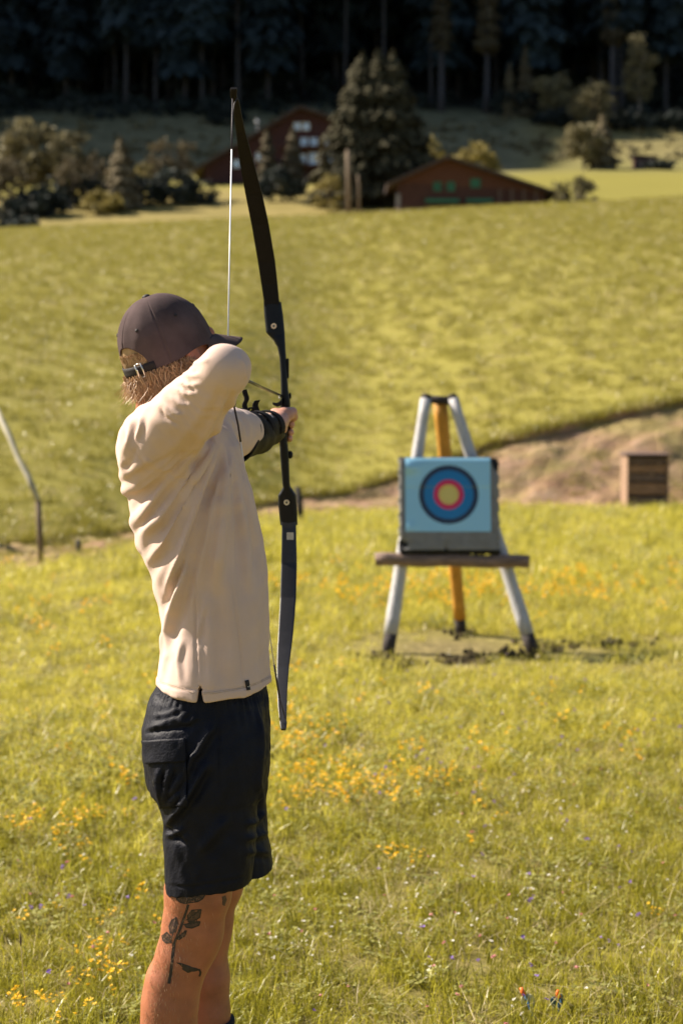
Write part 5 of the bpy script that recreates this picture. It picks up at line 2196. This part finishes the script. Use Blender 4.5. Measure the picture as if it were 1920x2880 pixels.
for (px, rt, rb, w, lab) in ((245, 505, 588, 120, 'dark shrub added as shade under the second olive tree'), (405, 490, 556, 120, 'dark shrub added as shade between lone conifer and pair'),  # dark shrubs added in the left row in place of its shade
                             (492, 470, 545, 120, 'dark shrub added as shade between the two columnar trees beside the farmhouse'), (165, 500, 600, 120, 'dark shrub added as shade under the two olive trees'),
                             (320, 500, 580, 100, 'dark shrub added as shade left of the lone conifer'), (560, 500, 545, 90, 'low dark shrub below the farmhouse wall'),
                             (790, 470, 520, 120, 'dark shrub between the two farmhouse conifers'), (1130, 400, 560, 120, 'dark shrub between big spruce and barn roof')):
    tree(px, rt, rb, w, 121, 'bush', 'shrub', lab, 'shrub', GL if px < 700 else None, M['leaf_dark'], px, 1000)  # most left-row shrubs here are added as shade
tree(20, 560, 614, 90, 116, 'bush', 'shrub', 'dark low shrub at the left picture edge', 'shrub', GL, M['leaf_dark'], 22, 800)
tree(40, 612, 650, 130, 96, 'bush', 'shrub', 'small brown shrub on the crest below the tree row', 'shrub', None, M['leaf_dark'], 23, 600)
GF = 'conifers in front of the farmhouse'
tree(752, 358, 508, 70, 128, 'conifer', 'spruce_tree', 'slimmer left conifer in front of the farmhouse windows', 'tree', GF, M['spruce_near'], 24, 1100)
tree(824, 356, 512, 76, 128, 'conifer', 'spruce_tree', 'fuller right conifer in front of the farmhouse windows', 'tree', GF, M['spruce_near'], 25, 1200)
tree(925, 478, 565, 75, 114, 'bush', 'shrub', 'yellowish shrub at the left foot of the big spruce', 'shrub', None, M['leaf_yellow'], 26, 800)
tree(1205, 378, 480, 90, 126, 'bush', 'shrub', 'yellow-green shrub above the barn ridge, next to big spruce', 'shrub', None, M['leaf_yellow'], 27, 900)
tree(1335, 402, 490, 120, 128, 'bush', 'shrub', 'wide yellow-green shrub behind the right roof slope', 'shrub', None, M['leaf_yellow'], 28, 1200)
tree(1618, 496, 575, 112, 103, 'bush', 'shrub', 'round brownish shrub right of the barn on the crest', 'shrub', None, M['leaf_olive'], 29, 1200)
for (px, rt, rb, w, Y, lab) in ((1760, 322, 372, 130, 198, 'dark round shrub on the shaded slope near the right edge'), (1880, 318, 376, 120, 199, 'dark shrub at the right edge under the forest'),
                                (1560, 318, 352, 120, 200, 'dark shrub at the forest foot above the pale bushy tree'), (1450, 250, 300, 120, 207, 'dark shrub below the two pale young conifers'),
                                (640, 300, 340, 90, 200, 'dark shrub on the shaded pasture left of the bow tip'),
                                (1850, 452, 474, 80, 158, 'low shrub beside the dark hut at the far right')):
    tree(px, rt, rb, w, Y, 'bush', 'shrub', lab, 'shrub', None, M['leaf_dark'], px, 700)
tree(1640, 345, 476, 110, 160, 'leafy', 'broadleaf_tree', 'pale brown bushy tree on the right upper meadow', 'tree', None, M['leaf_olive'], 30, 1800)
tree(1692, 318, 474, 90, 161, 'conifer', 'spruce_tree', 'dark pointed conifer behind the pale bushy tree at right', 'tree', None, M['spruce_near'], 31, 1100)

# forest edge: small lit trees
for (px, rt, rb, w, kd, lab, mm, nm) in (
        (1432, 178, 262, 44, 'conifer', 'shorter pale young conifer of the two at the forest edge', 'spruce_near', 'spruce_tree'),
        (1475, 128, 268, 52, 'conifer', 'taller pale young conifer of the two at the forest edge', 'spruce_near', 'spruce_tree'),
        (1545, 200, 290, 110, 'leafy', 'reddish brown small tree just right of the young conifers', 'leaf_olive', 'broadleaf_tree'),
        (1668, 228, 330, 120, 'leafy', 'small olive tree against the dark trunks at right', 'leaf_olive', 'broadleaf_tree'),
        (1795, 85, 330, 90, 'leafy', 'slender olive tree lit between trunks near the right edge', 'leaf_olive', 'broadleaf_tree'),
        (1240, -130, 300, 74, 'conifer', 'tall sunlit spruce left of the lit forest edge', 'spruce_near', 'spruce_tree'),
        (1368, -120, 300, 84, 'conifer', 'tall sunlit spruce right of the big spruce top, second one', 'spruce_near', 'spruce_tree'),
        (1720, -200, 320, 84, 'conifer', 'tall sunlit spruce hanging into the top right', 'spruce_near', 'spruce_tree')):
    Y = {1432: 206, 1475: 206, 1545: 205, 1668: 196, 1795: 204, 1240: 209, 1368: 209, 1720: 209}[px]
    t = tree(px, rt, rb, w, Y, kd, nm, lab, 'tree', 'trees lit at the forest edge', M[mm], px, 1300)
    if rt < 0:
        # bare lower trunk: crown lifted off the ground
        for ch in t.children:
            if ch.name.startswith('crown'):
                ch.scale = (1, 1, 0.62)
                ch.location.z = 0.38 * (P(px, rt, Y)[2] - float(t.location.z))


def forest():
    protos = []
    for k in range(5):
        Hh = (27, 30, 25, 32, 29)[k]
        base = (0.46, 0.30, 0.36, 0.16, 0.52)[k]
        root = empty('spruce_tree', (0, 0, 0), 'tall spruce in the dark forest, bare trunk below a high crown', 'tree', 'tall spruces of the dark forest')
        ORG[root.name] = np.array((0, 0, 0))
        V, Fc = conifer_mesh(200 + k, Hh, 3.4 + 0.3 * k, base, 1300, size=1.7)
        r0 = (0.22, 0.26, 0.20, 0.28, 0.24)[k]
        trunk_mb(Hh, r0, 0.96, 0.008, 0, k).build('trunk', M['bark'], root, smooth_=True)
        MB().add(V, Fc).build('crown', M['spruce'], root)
        protos.append(root)
    r = random.Random(21)
    spots = []
    tries = 0
    while len(spots) < 290 and tries < 9000:
        tries += 1
        Y = 209 + 95 * r.random() ** 1.7
        hw = 0.215 * Y
        x = r.uniform(-hw - 6, hw + 8)
        px = CX + FPX * x / Y
        edge = 211 + 3.0 * math.sin(px * 0.006 + 1.0) + (4 if px > 1350 else 0) - (3 if px > 1700 else 0)
        if Y < edge:
            continue
        if any((x - a) ** 2 + (Y - b) ** 2 < 2.6 ** 2 for a, b in spots):
            continue
        spots.append((x, Y))
    for i, (x, Y) in enumerate(spots):
        o = protos[i] if i < 5 else copy_tree(protos[r.randrange(5)])
        s = r.uniform(0.85, 1.2)
        o.location = (x, Y, G(x, Y) - 0.2)
        o.scale = (s, s, s)
        o.rotation_euler = (r.gauss(0, 0.012), r.gauss(0, 0.012), r.uniform(0, 6.28))
    # undergrowth at the foot of the trunks
    V, Fc = [], []
    for k in range(260):
        Y = r.uniform(205, 245)
        x = r.uniform(-0.22 * Y, 0.22 * Y)
        px = CX + FPX * x / Y
        if Y < 209 and 1050 < px < 1750:
            continue
        v, f = leafy_mesh(400 + k, r.uniform(0.9, 3.6), r.uniform(1.2, 2.6), -0.2, 6, 12, 0.8)
        n = len(V)
        o = np.array((x, Y, G(x, Y)))
        V += [p + o for p in v]
        Fc += [tuple(i + n for i in q) for q in f]
    TV, TF = [], []
    for k in range(420):
        Y = r.uniform(146, 206)
        x = r.uniform(-0.21 * Y, 0.21 * Y)
        if Y < 168 and CX + FPX * x / Y > 1400:
            continue
        v, f = leafy_mesh(900 + k, r.uniform(0.25, 0.9), r.uniform(0.5, 1.6), -0.2, 4, 9, 0.45)
        n = len(TV)
        o = np.array((x, Y, G(x, Y)))
        TV += [p + o for p in v]
        TF += [tuple(i + n for i in q) for q in f]
    o = MB().add(TV, TF).build('tussocks', M['leaf_olive'])
    tag(o, 'coarse tussocks on the shaded pasture below the forest', kind='stuff')
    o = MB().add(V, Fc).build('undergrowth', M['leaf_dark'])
    tag(o, 'dark undergrowth along the foot of the forest', 'undergrowth', kind='stuff')


forest()


# ------------------------------------------------------------------ meadow growth (instanced clumps)
def tuft(seed, n, hmin, hmax, rad, width, m, lean=0.5, seg=3, flop=0.15):
    r = random.Random(seed)
    V, Fc = [], []
    for _ in range(n):
        a = r.uniform(0, 6.28)
        rr = rad * math.sqrt(r.random())
        x, y = math.cos(a) * rr, math.sin(a) * rr
        h = r.uniform(hmin, hmax)
        d = r.uniform(0, 6.28)
        le = abs(r.gauss(0, lean))
        if r.random() < flop:
            le += 0.9
        w = width * r.uniform(0.6, 1.3)
        fa = r.uniform(0, 6.28)
        sx, sy = math.cos(fa) * w, math.sin(fa) * w
        k = len(V)
        for s in range(seg):
            t = s / seg
            bx = math.cos(d) * le * h * t * t
            by = math.sin(d) * le * h * t * t
            z = h * t * (1 - 0.25 * min(le, 1.4) * t) - 0.01
            ww = 1 - 0.35 * t
            V.append((x + bx - sx * ww, y + by - sy * ww, z))
            V.append((x + bx + sx * ww, y + by + sy * ww, z))
        V.append((x + math.cos(d) * le * h, y + math.sin(d) * le * h, h * (1 - 0.25 * min(le, 1.4)) - 0.01))
        for s in range(seg - 1):
            Fc.append((k + 2 * s, k + 2 * s + 1, k + 2 * s + 3, k + 2 * s + 2))
        Fc.append((k + 2 * seg - 2, k + 2 * seg - 1, k + 2 * seg))
    me = bpy.data.meshes.new('tuft')
    me.from_pydata(V, [], Fc)
    me.materials.append(m)
    return bpy.data.objects.new('tuft', me)


def clover_tuft(seed, n=14):
    r = random.Random(seed)
    V, Fc = [], []
    for _ in range(n):
        x, y, z = r.gauss(0, .035), r.gauss(0, .035), r.uniform(0.015, 0.05)
        for k in range(3):
            a = k * 2.09 + r.uniform(-.2, .2)
            d = np.array((math.cos(a), math.sin(a), r.uniform(-.2, .45)))
            s = np.array((-math.sin(a), math.cos(a), r.uniform(-.3, .3)))
            L = r.uniform(.007, .012)
            o = np.array((x, y, z))
            i = len(V)
            V += [o, o + d * L * .6 + s * L * .5, o + d * L * 1.15, o + d * L * .6 - s * L * .5]
            Fc.append((i, i + 1, i + 2, i + 3))
    me = bpy.data.meshes.new('clover')
    me.from_pydata([tuple(v) for v in V], [], Fc)
    me.materials.append(M['clover'])
    return bpy.data.objects.new('clover', me)


def flower(seed, m, heads, size, h0, h1, spread):
    r = random.Random(seed)
    V, Fc, mi = [], [], []
    for _ in range(heads):
        cx_, cy_ = r.gauss(0, spread), r.gauss(0, spread)
        h = r.uniform(h0, h1)
        top = np.array((cx_, cy_, h))
        k = len(V)
        V += [(cx_ * .4 - .0008, cy_ * .4, 0), (cx_ * .4 + .0008, cy_ * .4, 0), (cx_ + .0006, cy_, h), (cx_ - .0006, cy_, h)]
        Fc.append((k, k + 1, k + 2, k + 3))
        mi.append(1)
        for q in range(9):
            a = q * 0.7 + r.uniform(-.3, .3)
            d = np.array((math.cos(a), math.sin(a), r.uniform(-.1, .9)))
            d /= np.linalg.norm(d)
            s = np.cross(d, (r.gauss(0, .4), r.gauss(0, .4), 1))
            s /= np.linalg.norm(s)
            L = size * r.uniform(.7, 1.2)
            o = top + np.array((0, 0, r.uniform(-.3, .3) * size))
            k = len(V)
            V += [o, o + d * L * .6 + s * L * .35, o + d * L, o + d * L * .6 - s * L * .35]
            Fc.append((k, k + 1, k + 2, k + 3))
            mi.append(0)
    me = bpy.data.meshes.new('flower')
    me.from_pydata([tuple(map(float, v)) for v in V], [], Fc)
    me.materials.append(m)
    me.materials.append(M['grass'])
    me.polygons.foreach_set('material_index', np.array(mi, dtype=np.int32))
    return bpy.data.objects.new('flower', me)


def scatter(name, pts, scl, protos, idx=None, label=None, seed=0):
    pts = np.asarray(pts, float)
    n = len(pts)
    rg = np.random.default_rng(seed)
    me = bpy.data.meshes.new(name)
    me.vertices.add(n)
    me.vertices.foreach_set('co', pts.astype(np.float32).ravel())
    a = me.attributes.new('sc', 'FLOAT_VECTOR', 'POINT')
    scl = np.asarray(scl, float)
    if scl.ndim == 1:
        scl = np.repeat(scl[:, None], 3, 1)
    a.data.foreach_set('vector', scl.astype(np.float32).ravel())
    a = me.attributes.new('ro', 'FLOAT_VECTOR', 'POINT')
    ro = np.stack([rg.normal(0, .12, n), rg.normal(0, .12, n), rg.uniform(0, 6.28, n)], 1)
    a.data.foreach_set('vector', ro.astype(np.float32).ravel())
    a = me.attributes.new('ix', 'INT', 'POINT')
    a.data.foreach_set('value', (idx if idx is not None else rg.integers(0, len(protos), n)).astype(np.int32))
    o = bpy.data.objects.new(name, me)
    COL.objects.link(o)
    ng = bpy.data.node_groups.new('scatter_' + name, 'GeometryNodeTree')
    ng.interface.new_socket('Geometry', in_out='INPUT', socket_type='NodeSocketGeometry')
    ng.interface.new_socket('Geometry', in_out='OUTPUT', socket_type='NodeSocketGeometry')
    N, L = ng.nodes, ng.links
    gi, go = N.new('NodeGroupInput'), N.new('NodeGroupOutput')
    iop = N.new('GeometryNodeInstanceOnPoints')
    L.new(gi.outputs[0], iop.inputs['Points'])
    jn = N.new('GeometryNodeJoinGeometry')
    infos = []
    for p in protos:
        inf = N.new('GeometryNodeObjectInfo')
        inf.inputs['Object'].default_value = p
        inf.inputs['As Instance'].default_value = True
        infos.append(inf)
    for inf in reversed(infos):
        L.new(inf.outputs['Geometry'], jn.inputs[0])
    L.new(jn.outputs[0], iop.inputs['Instance'])
    iop.inputs['Pick Instance'].default_value = True

    def attr(nm, typ):
        t = N.new('GeometryNodeInputNamedAttribute')
        t.data_type = typ
        t.inputs['Name'].default_value = nm
        return t.outputs['Attribute']

    L.new(attr('ix', 'INT'), iop.inputs['Instance Index'])
    e2r = N.new('FunctionNodeEulerToRotation')
    L.new(attr('ro', 'FLOAT_VECTOR'), e2r.inputs[0])
    L.new(e2r.outputs[0], iop.inputs['Rotation'])
    L.new(attr('sc', 'FLOAT_VECTOR'), iop.inputs['Scale'])
    L.new(iop.outputs[0], go.inputs[0])
    md = o.modifiers.new('scatter', 'NODES')
    md.node_group = ng
    tag(o, label, kind='stuff')
    return o


def wedge(n, y0, y1, margin, rg):
    """random ground points inside the view wedge, even per square metre"""
    out = []
    while len(out) < n:
        y = rg.uniform(y0, y1, n)
        hw = 0.235 * y1 + margin
        x = rg.uniform(-hw, hw, n)
        m = np.abs(x) < 0.235 * y + margin
        out += list(zip(x[m], y[m]))
    return np.array(out[:n])


def area(y0, y1, margin):
    return 0.235 * (y1 ** 2 - y0 ** 2) + 2 * margin * (y1 - y0)


def meadow():
    rg = np.random.default_rng(3)
    protos = [tuft(1, 34, .030, .085, .055, .0015, M['grass']), tuft(2, 30, .035, .100, .055, .0014, M['grass'], 0.6),
              tuft(3, 34, .025, .075, .06, .0017, M['grass'], 0.8, flop=0.3), tuft(4, 22, .05, .135, .05, .0013, M['grass'], 0.5),
              tuft(5, 18, .04, .12, .06, .0012, M['grass_dry'], 0.9, flop=0.4), clover_tuft(6), clover_tuft(7),
              tuft(8, 34, .025, .085, .06, .0017, M['grass_sunlit'], 0.7, flop=0.25), tuft(9, 30, .03, .10, .06, .0017, M['grass_sunlit'], 0.8, flop=0.3)]
    P_, S_, I_ = [], [], []
    for y0, y1, den, sc in ((3.3, 6.2, 500, 1.0), (6.2, 9.5, 330, 1.15), (9.5, 14, 150, 1.5), (14, 24.5, 60, 2.0)):
        n = int(den * area(y0, y1, 1.0))
        p = wedge(n, y0, y1, 1.0, rg)
        keep = p[:, 1] < near_edge(p[:, 0]) + 0.05
        wr = worn(p[:, 0], p[:, 1])
        keep &= rg.random(n) > wr * 1.25
        patch = wob(p, 2.2, 7, 4)
        big = wob(p, 0.9, 6, 5)
        keep &= rg.random(n) > np.clip(-patch * 0.30 - 0.02, 0, 0.6)
        s = sc * (1 + 0.16 * patch + 0.12 * big) * rg.uniform(.75, 1.25, n)
        s *= 1 - 0.5 * np.clip(wr * 1.5, 0, 1)
        u = rg.random(n) + 0.05 * patch
        ix = np.select([u < .24, u < .46, u < .64, u < .74, u < .86], [0, 1, 2, 3, 4], 5)
        ix = np.where((ix == 5) & (rg.random(n) < .5), 6, ix)
        fr = (ix < 4) & (rg.random(n) < smooth((p[:, 1] + 0.5 * big - 4.8) / 3.0) * 0.9)
        ix = np.where(fr, 7 + (ix % 2), ix)
        P_.append(p[keep])
        S_.append(np.clip(s, 0.4, 4)[keep])
        I_.append(ix[keep])
    p = np.concatenate(P_)
    z = gz(p[:, 0], p[:, 1])
    scatter('grass', np.column_stack([p, z]), np.concatenate(S_), protos, np.concatenate(I_), 'yellow-green meadow grass with dry blades and clover', 5)
    # grass of the hill: coarser clumps, thinning into the ground colour
    hp = [tuft(21, 30, .05, .13, .14, .0045, M['grass_hill'], 0.6), tuft(22, 26, .05, .16, .16, .0050, M['grass_hill'], 0.8, flop=.3), tuft(23, 18, .04, .12, .16, .0045, M['grass_dry'], .8)]
    P_, S_ = [], []
    for y0, y1, den, sc in ((14.5, 34, 26, 1.0), (34, 60, 15, 1.25), (60, 93, 9, 1.6)):
        n = int(den * area(y0, y1, 1.0))
        p = wedge(n, y0, y1, 1.0, rg)
        patch = wob(p, 4.0, 8, 6)
        keep = (p[:, 1] > top_edge(p[:, 0]) + 0.02) & (rg.random(n) > np.clip(0.15 - patch * 0.12, 0, .9))
        P_.append(p[keep])
        S_.append((sc * rg.uniform(.6, 1.25, n))[keep])
    # turf overhanging the cut bank
    xs = rg.uniform(-4, 6.5, 700)
    e = np.column_stack([xs, top_edge(xs) + rg.uniform(0.0, 0.12, 700)])
    P_.append(e)
    S_.append(rg.uniform(.7, 1.2, 700))
    n = 2600
    xs = rg.uniform(-4.5, 6.5, n)
    t_ = rg.random(n) ** 0.55
    e = np.column_stack([xs, near_edge(xs) + (top_edge(xs) - near_edge(xs)) * t_])
    keep = (wob(e, 1.6, 7, 8) + np.clip(-xs * 0.8, -0.35, 1.2) > 0.25)
    P_.append(e[keep])
    S_.append(rg.uniform(.25, .7, n)[keep])
    p = np.concatenate(P_)
    z = gz(p[:, 0], p[:, 1])
    scatter('hill_grass', np.column_stack([p, z]), np.concatenate(S_), hp, np.where(rg.random(len(p)) < .8, rg.integers(0, 2, len(p)), 2), 'yellow-green grass clumps on the slope', 6)

    # soil clods round the easel feet; dark strips stand in for its shadow
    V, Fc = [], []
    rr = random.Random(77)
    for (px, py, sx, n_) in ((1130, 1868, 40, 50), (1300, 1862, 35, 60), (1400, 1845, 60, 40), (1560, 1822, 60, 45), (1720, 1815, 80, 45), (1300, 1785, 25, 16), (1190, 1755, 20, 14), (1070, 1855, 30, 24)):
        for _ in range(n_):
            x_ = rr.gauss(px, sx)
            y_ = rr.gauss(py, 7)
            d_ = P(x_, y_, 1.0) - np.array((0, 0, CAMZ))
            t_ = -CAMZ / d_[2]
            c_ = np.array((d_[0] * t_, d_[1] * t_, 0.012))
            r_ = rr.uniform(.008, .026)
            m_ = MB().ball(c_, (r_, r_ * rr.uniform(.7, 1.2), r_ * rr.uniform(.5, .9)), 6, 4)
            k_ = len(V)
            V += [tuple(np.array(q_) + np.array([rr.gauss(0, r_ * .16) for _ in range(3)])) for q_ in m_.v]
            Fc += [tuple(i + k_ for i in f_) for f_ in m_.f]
    so = MB().add(V, Fc).build('soil_and_shadow_clods', M['soil'])
    tag(so, 'dark soil clods and painted shadow strips around the easel feet', kind='stuff')

    # flowers
    def at(px, py):
        d = P(px, py, 1.0) - np.array((0, 0, CAMZ))
        t = -CAMZ / d[2]
        return d[0] * t, d[1] * t

    def clumps(spec, rg_):
        out = []
        for (px, py, sx, sy, n) in spec:
            for _ in range(n):
                x, y = at(px + rg_.normal(0, sx), max(1500, py + 20 + rg_.normal(0, sy)))
                out.append((x, y))
        return np.array(out)

    yp = [flower(31, M['petal_yellow'], 4, .0085, .05, .10, .014), flower(32, M['petal_yellow'], 2, .0095, .06, .12, .012), flower(33, M['petal_yellow'], 6, .0085, .04, .09, .018)]
    ys = [(1000, 2240, 130, 40, 34), (860, 2120, 60, 40, 20), (820, 2050, 30, 40, 10), (1100, 2190, 120, 50, 18), (900, 2260, 50, 20, 10),
          (110, 2330, 80, 25, 16), (220, 2340, 30, 40, 8), (320, 2210, 30, 15, 5), (200, 2380, 40, 20, 4), (290, 2720, 40, 30, 7), (200, 2840, 50, 30, 8), (330, 2770, 30, 30, 5),
          (60, 2860, 40, 10, 3), (1180, 1680, 150, 22, 56), (1500, 1680, 200, 25, 40), (1750, 1660, 120, 25, 20), (950, 1660, 120, 30, 16), (180, 1700, 140, 60, 14),
          (1600, 2080, 200, 60, 9), (1400, 2300, 300, 90, 8), (1850, 2570, 10, 10, 2), (1150, 2440, 60, 25, 5), (150, 2560, 120, 60, 6), (380, 2520, 30, 60, 4), (1000, 2000, 250, 60, 10), (300, 2000, 100, 100, 10)]
    p = clumps(ys, rg)
    p = p[np.abs(p[:, 0]) < 0.22 * p[:, 1] + 0.5]
    p = p[worn(p[:, 0], p[:, 1]) < 0.3]
    z = gz(p[:, 0], p[:, 1])
    far_s = 1 + np.clip((p[:, 1] - 5) / 5, 0, 1.3)
    scatter('yellow_flowers', np.column_stack([p, z]), rg.uniform(.6, 1.15, len(p)) * far_s, yp, None, 'clusters of small yellow meadow flowers', 7)
    pp = [flower(41, M['petal_purple'], 1, .0085, .07, .12, .004), flower(42, M['petal_purple'], 2, .0075, .05, .10, .010)]
    ps = [(1300, 2100, 350, 120, 60), (1600, 2500, 250, 150, 30), (1000, 2100, 200, 80, 8), (200, 2500, 150, 180, 9), (1500, 1950, 300, 60, 16), (1500, 2800, 200, 60, 4)]
    p = clumps(ps, rg)
    z = gz(p[:, 0], p[:, 1])
    scatter('purple_flowers', np.column_stack([p, z]), rg.uniform(.8, 1.2, len(p)), pp, None, 'scattered small purple meadow flowers', 8)
    pp = [flower(51, M['petal_pink'], 1, .0075, .05, .10, .004), flower(52, M['petal_pink'], 1, .006, .04, .08, .004)]
    ps = [(1500, 2600, 260, 150, 20), (200, 2600, 160, 150, 12), (1000, 2700, 250, 120, 12), (1700, 2150, 150, 80, 6), (1200, 2250, 250, 80, 5)]
    p = clumps(ps, rg)
    z = gz(p[:, 0], p[:, 1])
    scatter('pink_clover_flowers', np.column_stack([p, z]), rg.uniform(.8, 1.2, len(p)), pp, None, 'scattered pink and rusty clover heads', 9)
    pp = [flower(61, M['petal_white'], 1, .0075, .04, .09, .004), flower(62, M['petal_white'], 3, .0060, .03, .07, .014)]
    ps = [(1200, 2000, 400, 120, 70), (1200, 2250, 400, 120, 40), (250, 2050, 200, 150, 20), (1500, 2500, 300, 180, 40), (200, 2450, 150, 200, 24), (900, 2600, 200, 120, 34), (1600, 1900, 250, 40, 22)]
    p = clumps(ps, rg)
    z = gz(p[:, 0], p[:, 1])
    scatter('white_flowers', np.column_stack([p, z]), rg.uniform(.7, 1.1, len(p)), pp, None, 'scattered small white meadow flowers', 10)


meadow()


# single plants one can point at
def singles():
    # tall seed stalk at the lower left
    b = P(85, 2900, 4.26)
    b[2] = G(b[0], b[1])
    root = empty('seed_stalk', b, 'tall thin grass stalk with a dark seed head at lower left', 'plant')
    L = [b, P(75, 2820, 4.26), P(66, 2740, 4.24), P(60, 2660, 4.22)]
    MB().tube(L, [.0016, .0014, .0012, .001], 6).build('stem', M['grass_dry'], root, smooth_=True)
    MB().tube([P(60, 2662, 4.22), P(59, 2650, 4.22), P(58, 2635, 4.22), P(57, 2625, 4.22)], [.001, .0026, .0022, .001], 8).build('seed_head', M['post_brown'], root, smooth_=True)
    # white daisy
    c = P(1491, 2502, 5.35)
    root = empty('daisy', (c[0], c[1], G(c[0], c[1])), 'single white daisy open in the grass at right', 'flower')
    MB().tube([(c[0], c[1], 0), c], .0013, 6).build('stem', M['grass'], root)
    MB().ball(c, (.005, .005, .003), 10, 6).build('disc', M['petal_yellow'], root)
    for k in range(11):
        a = k * 2 * math.pi / 11
        d = np.array((math.cos(a), math.sin(a), 0.25))
        s = np.array((-math.sin(a), math.cos(a), 0)) * .0032
        v = [c + d * .003, c + d * .011 + s, c + d * .018, c + d * .011 - s]
        MB().add(v, [(0, 1, 2, 3)]).build('petal', M['petal_white'], root)


singles()
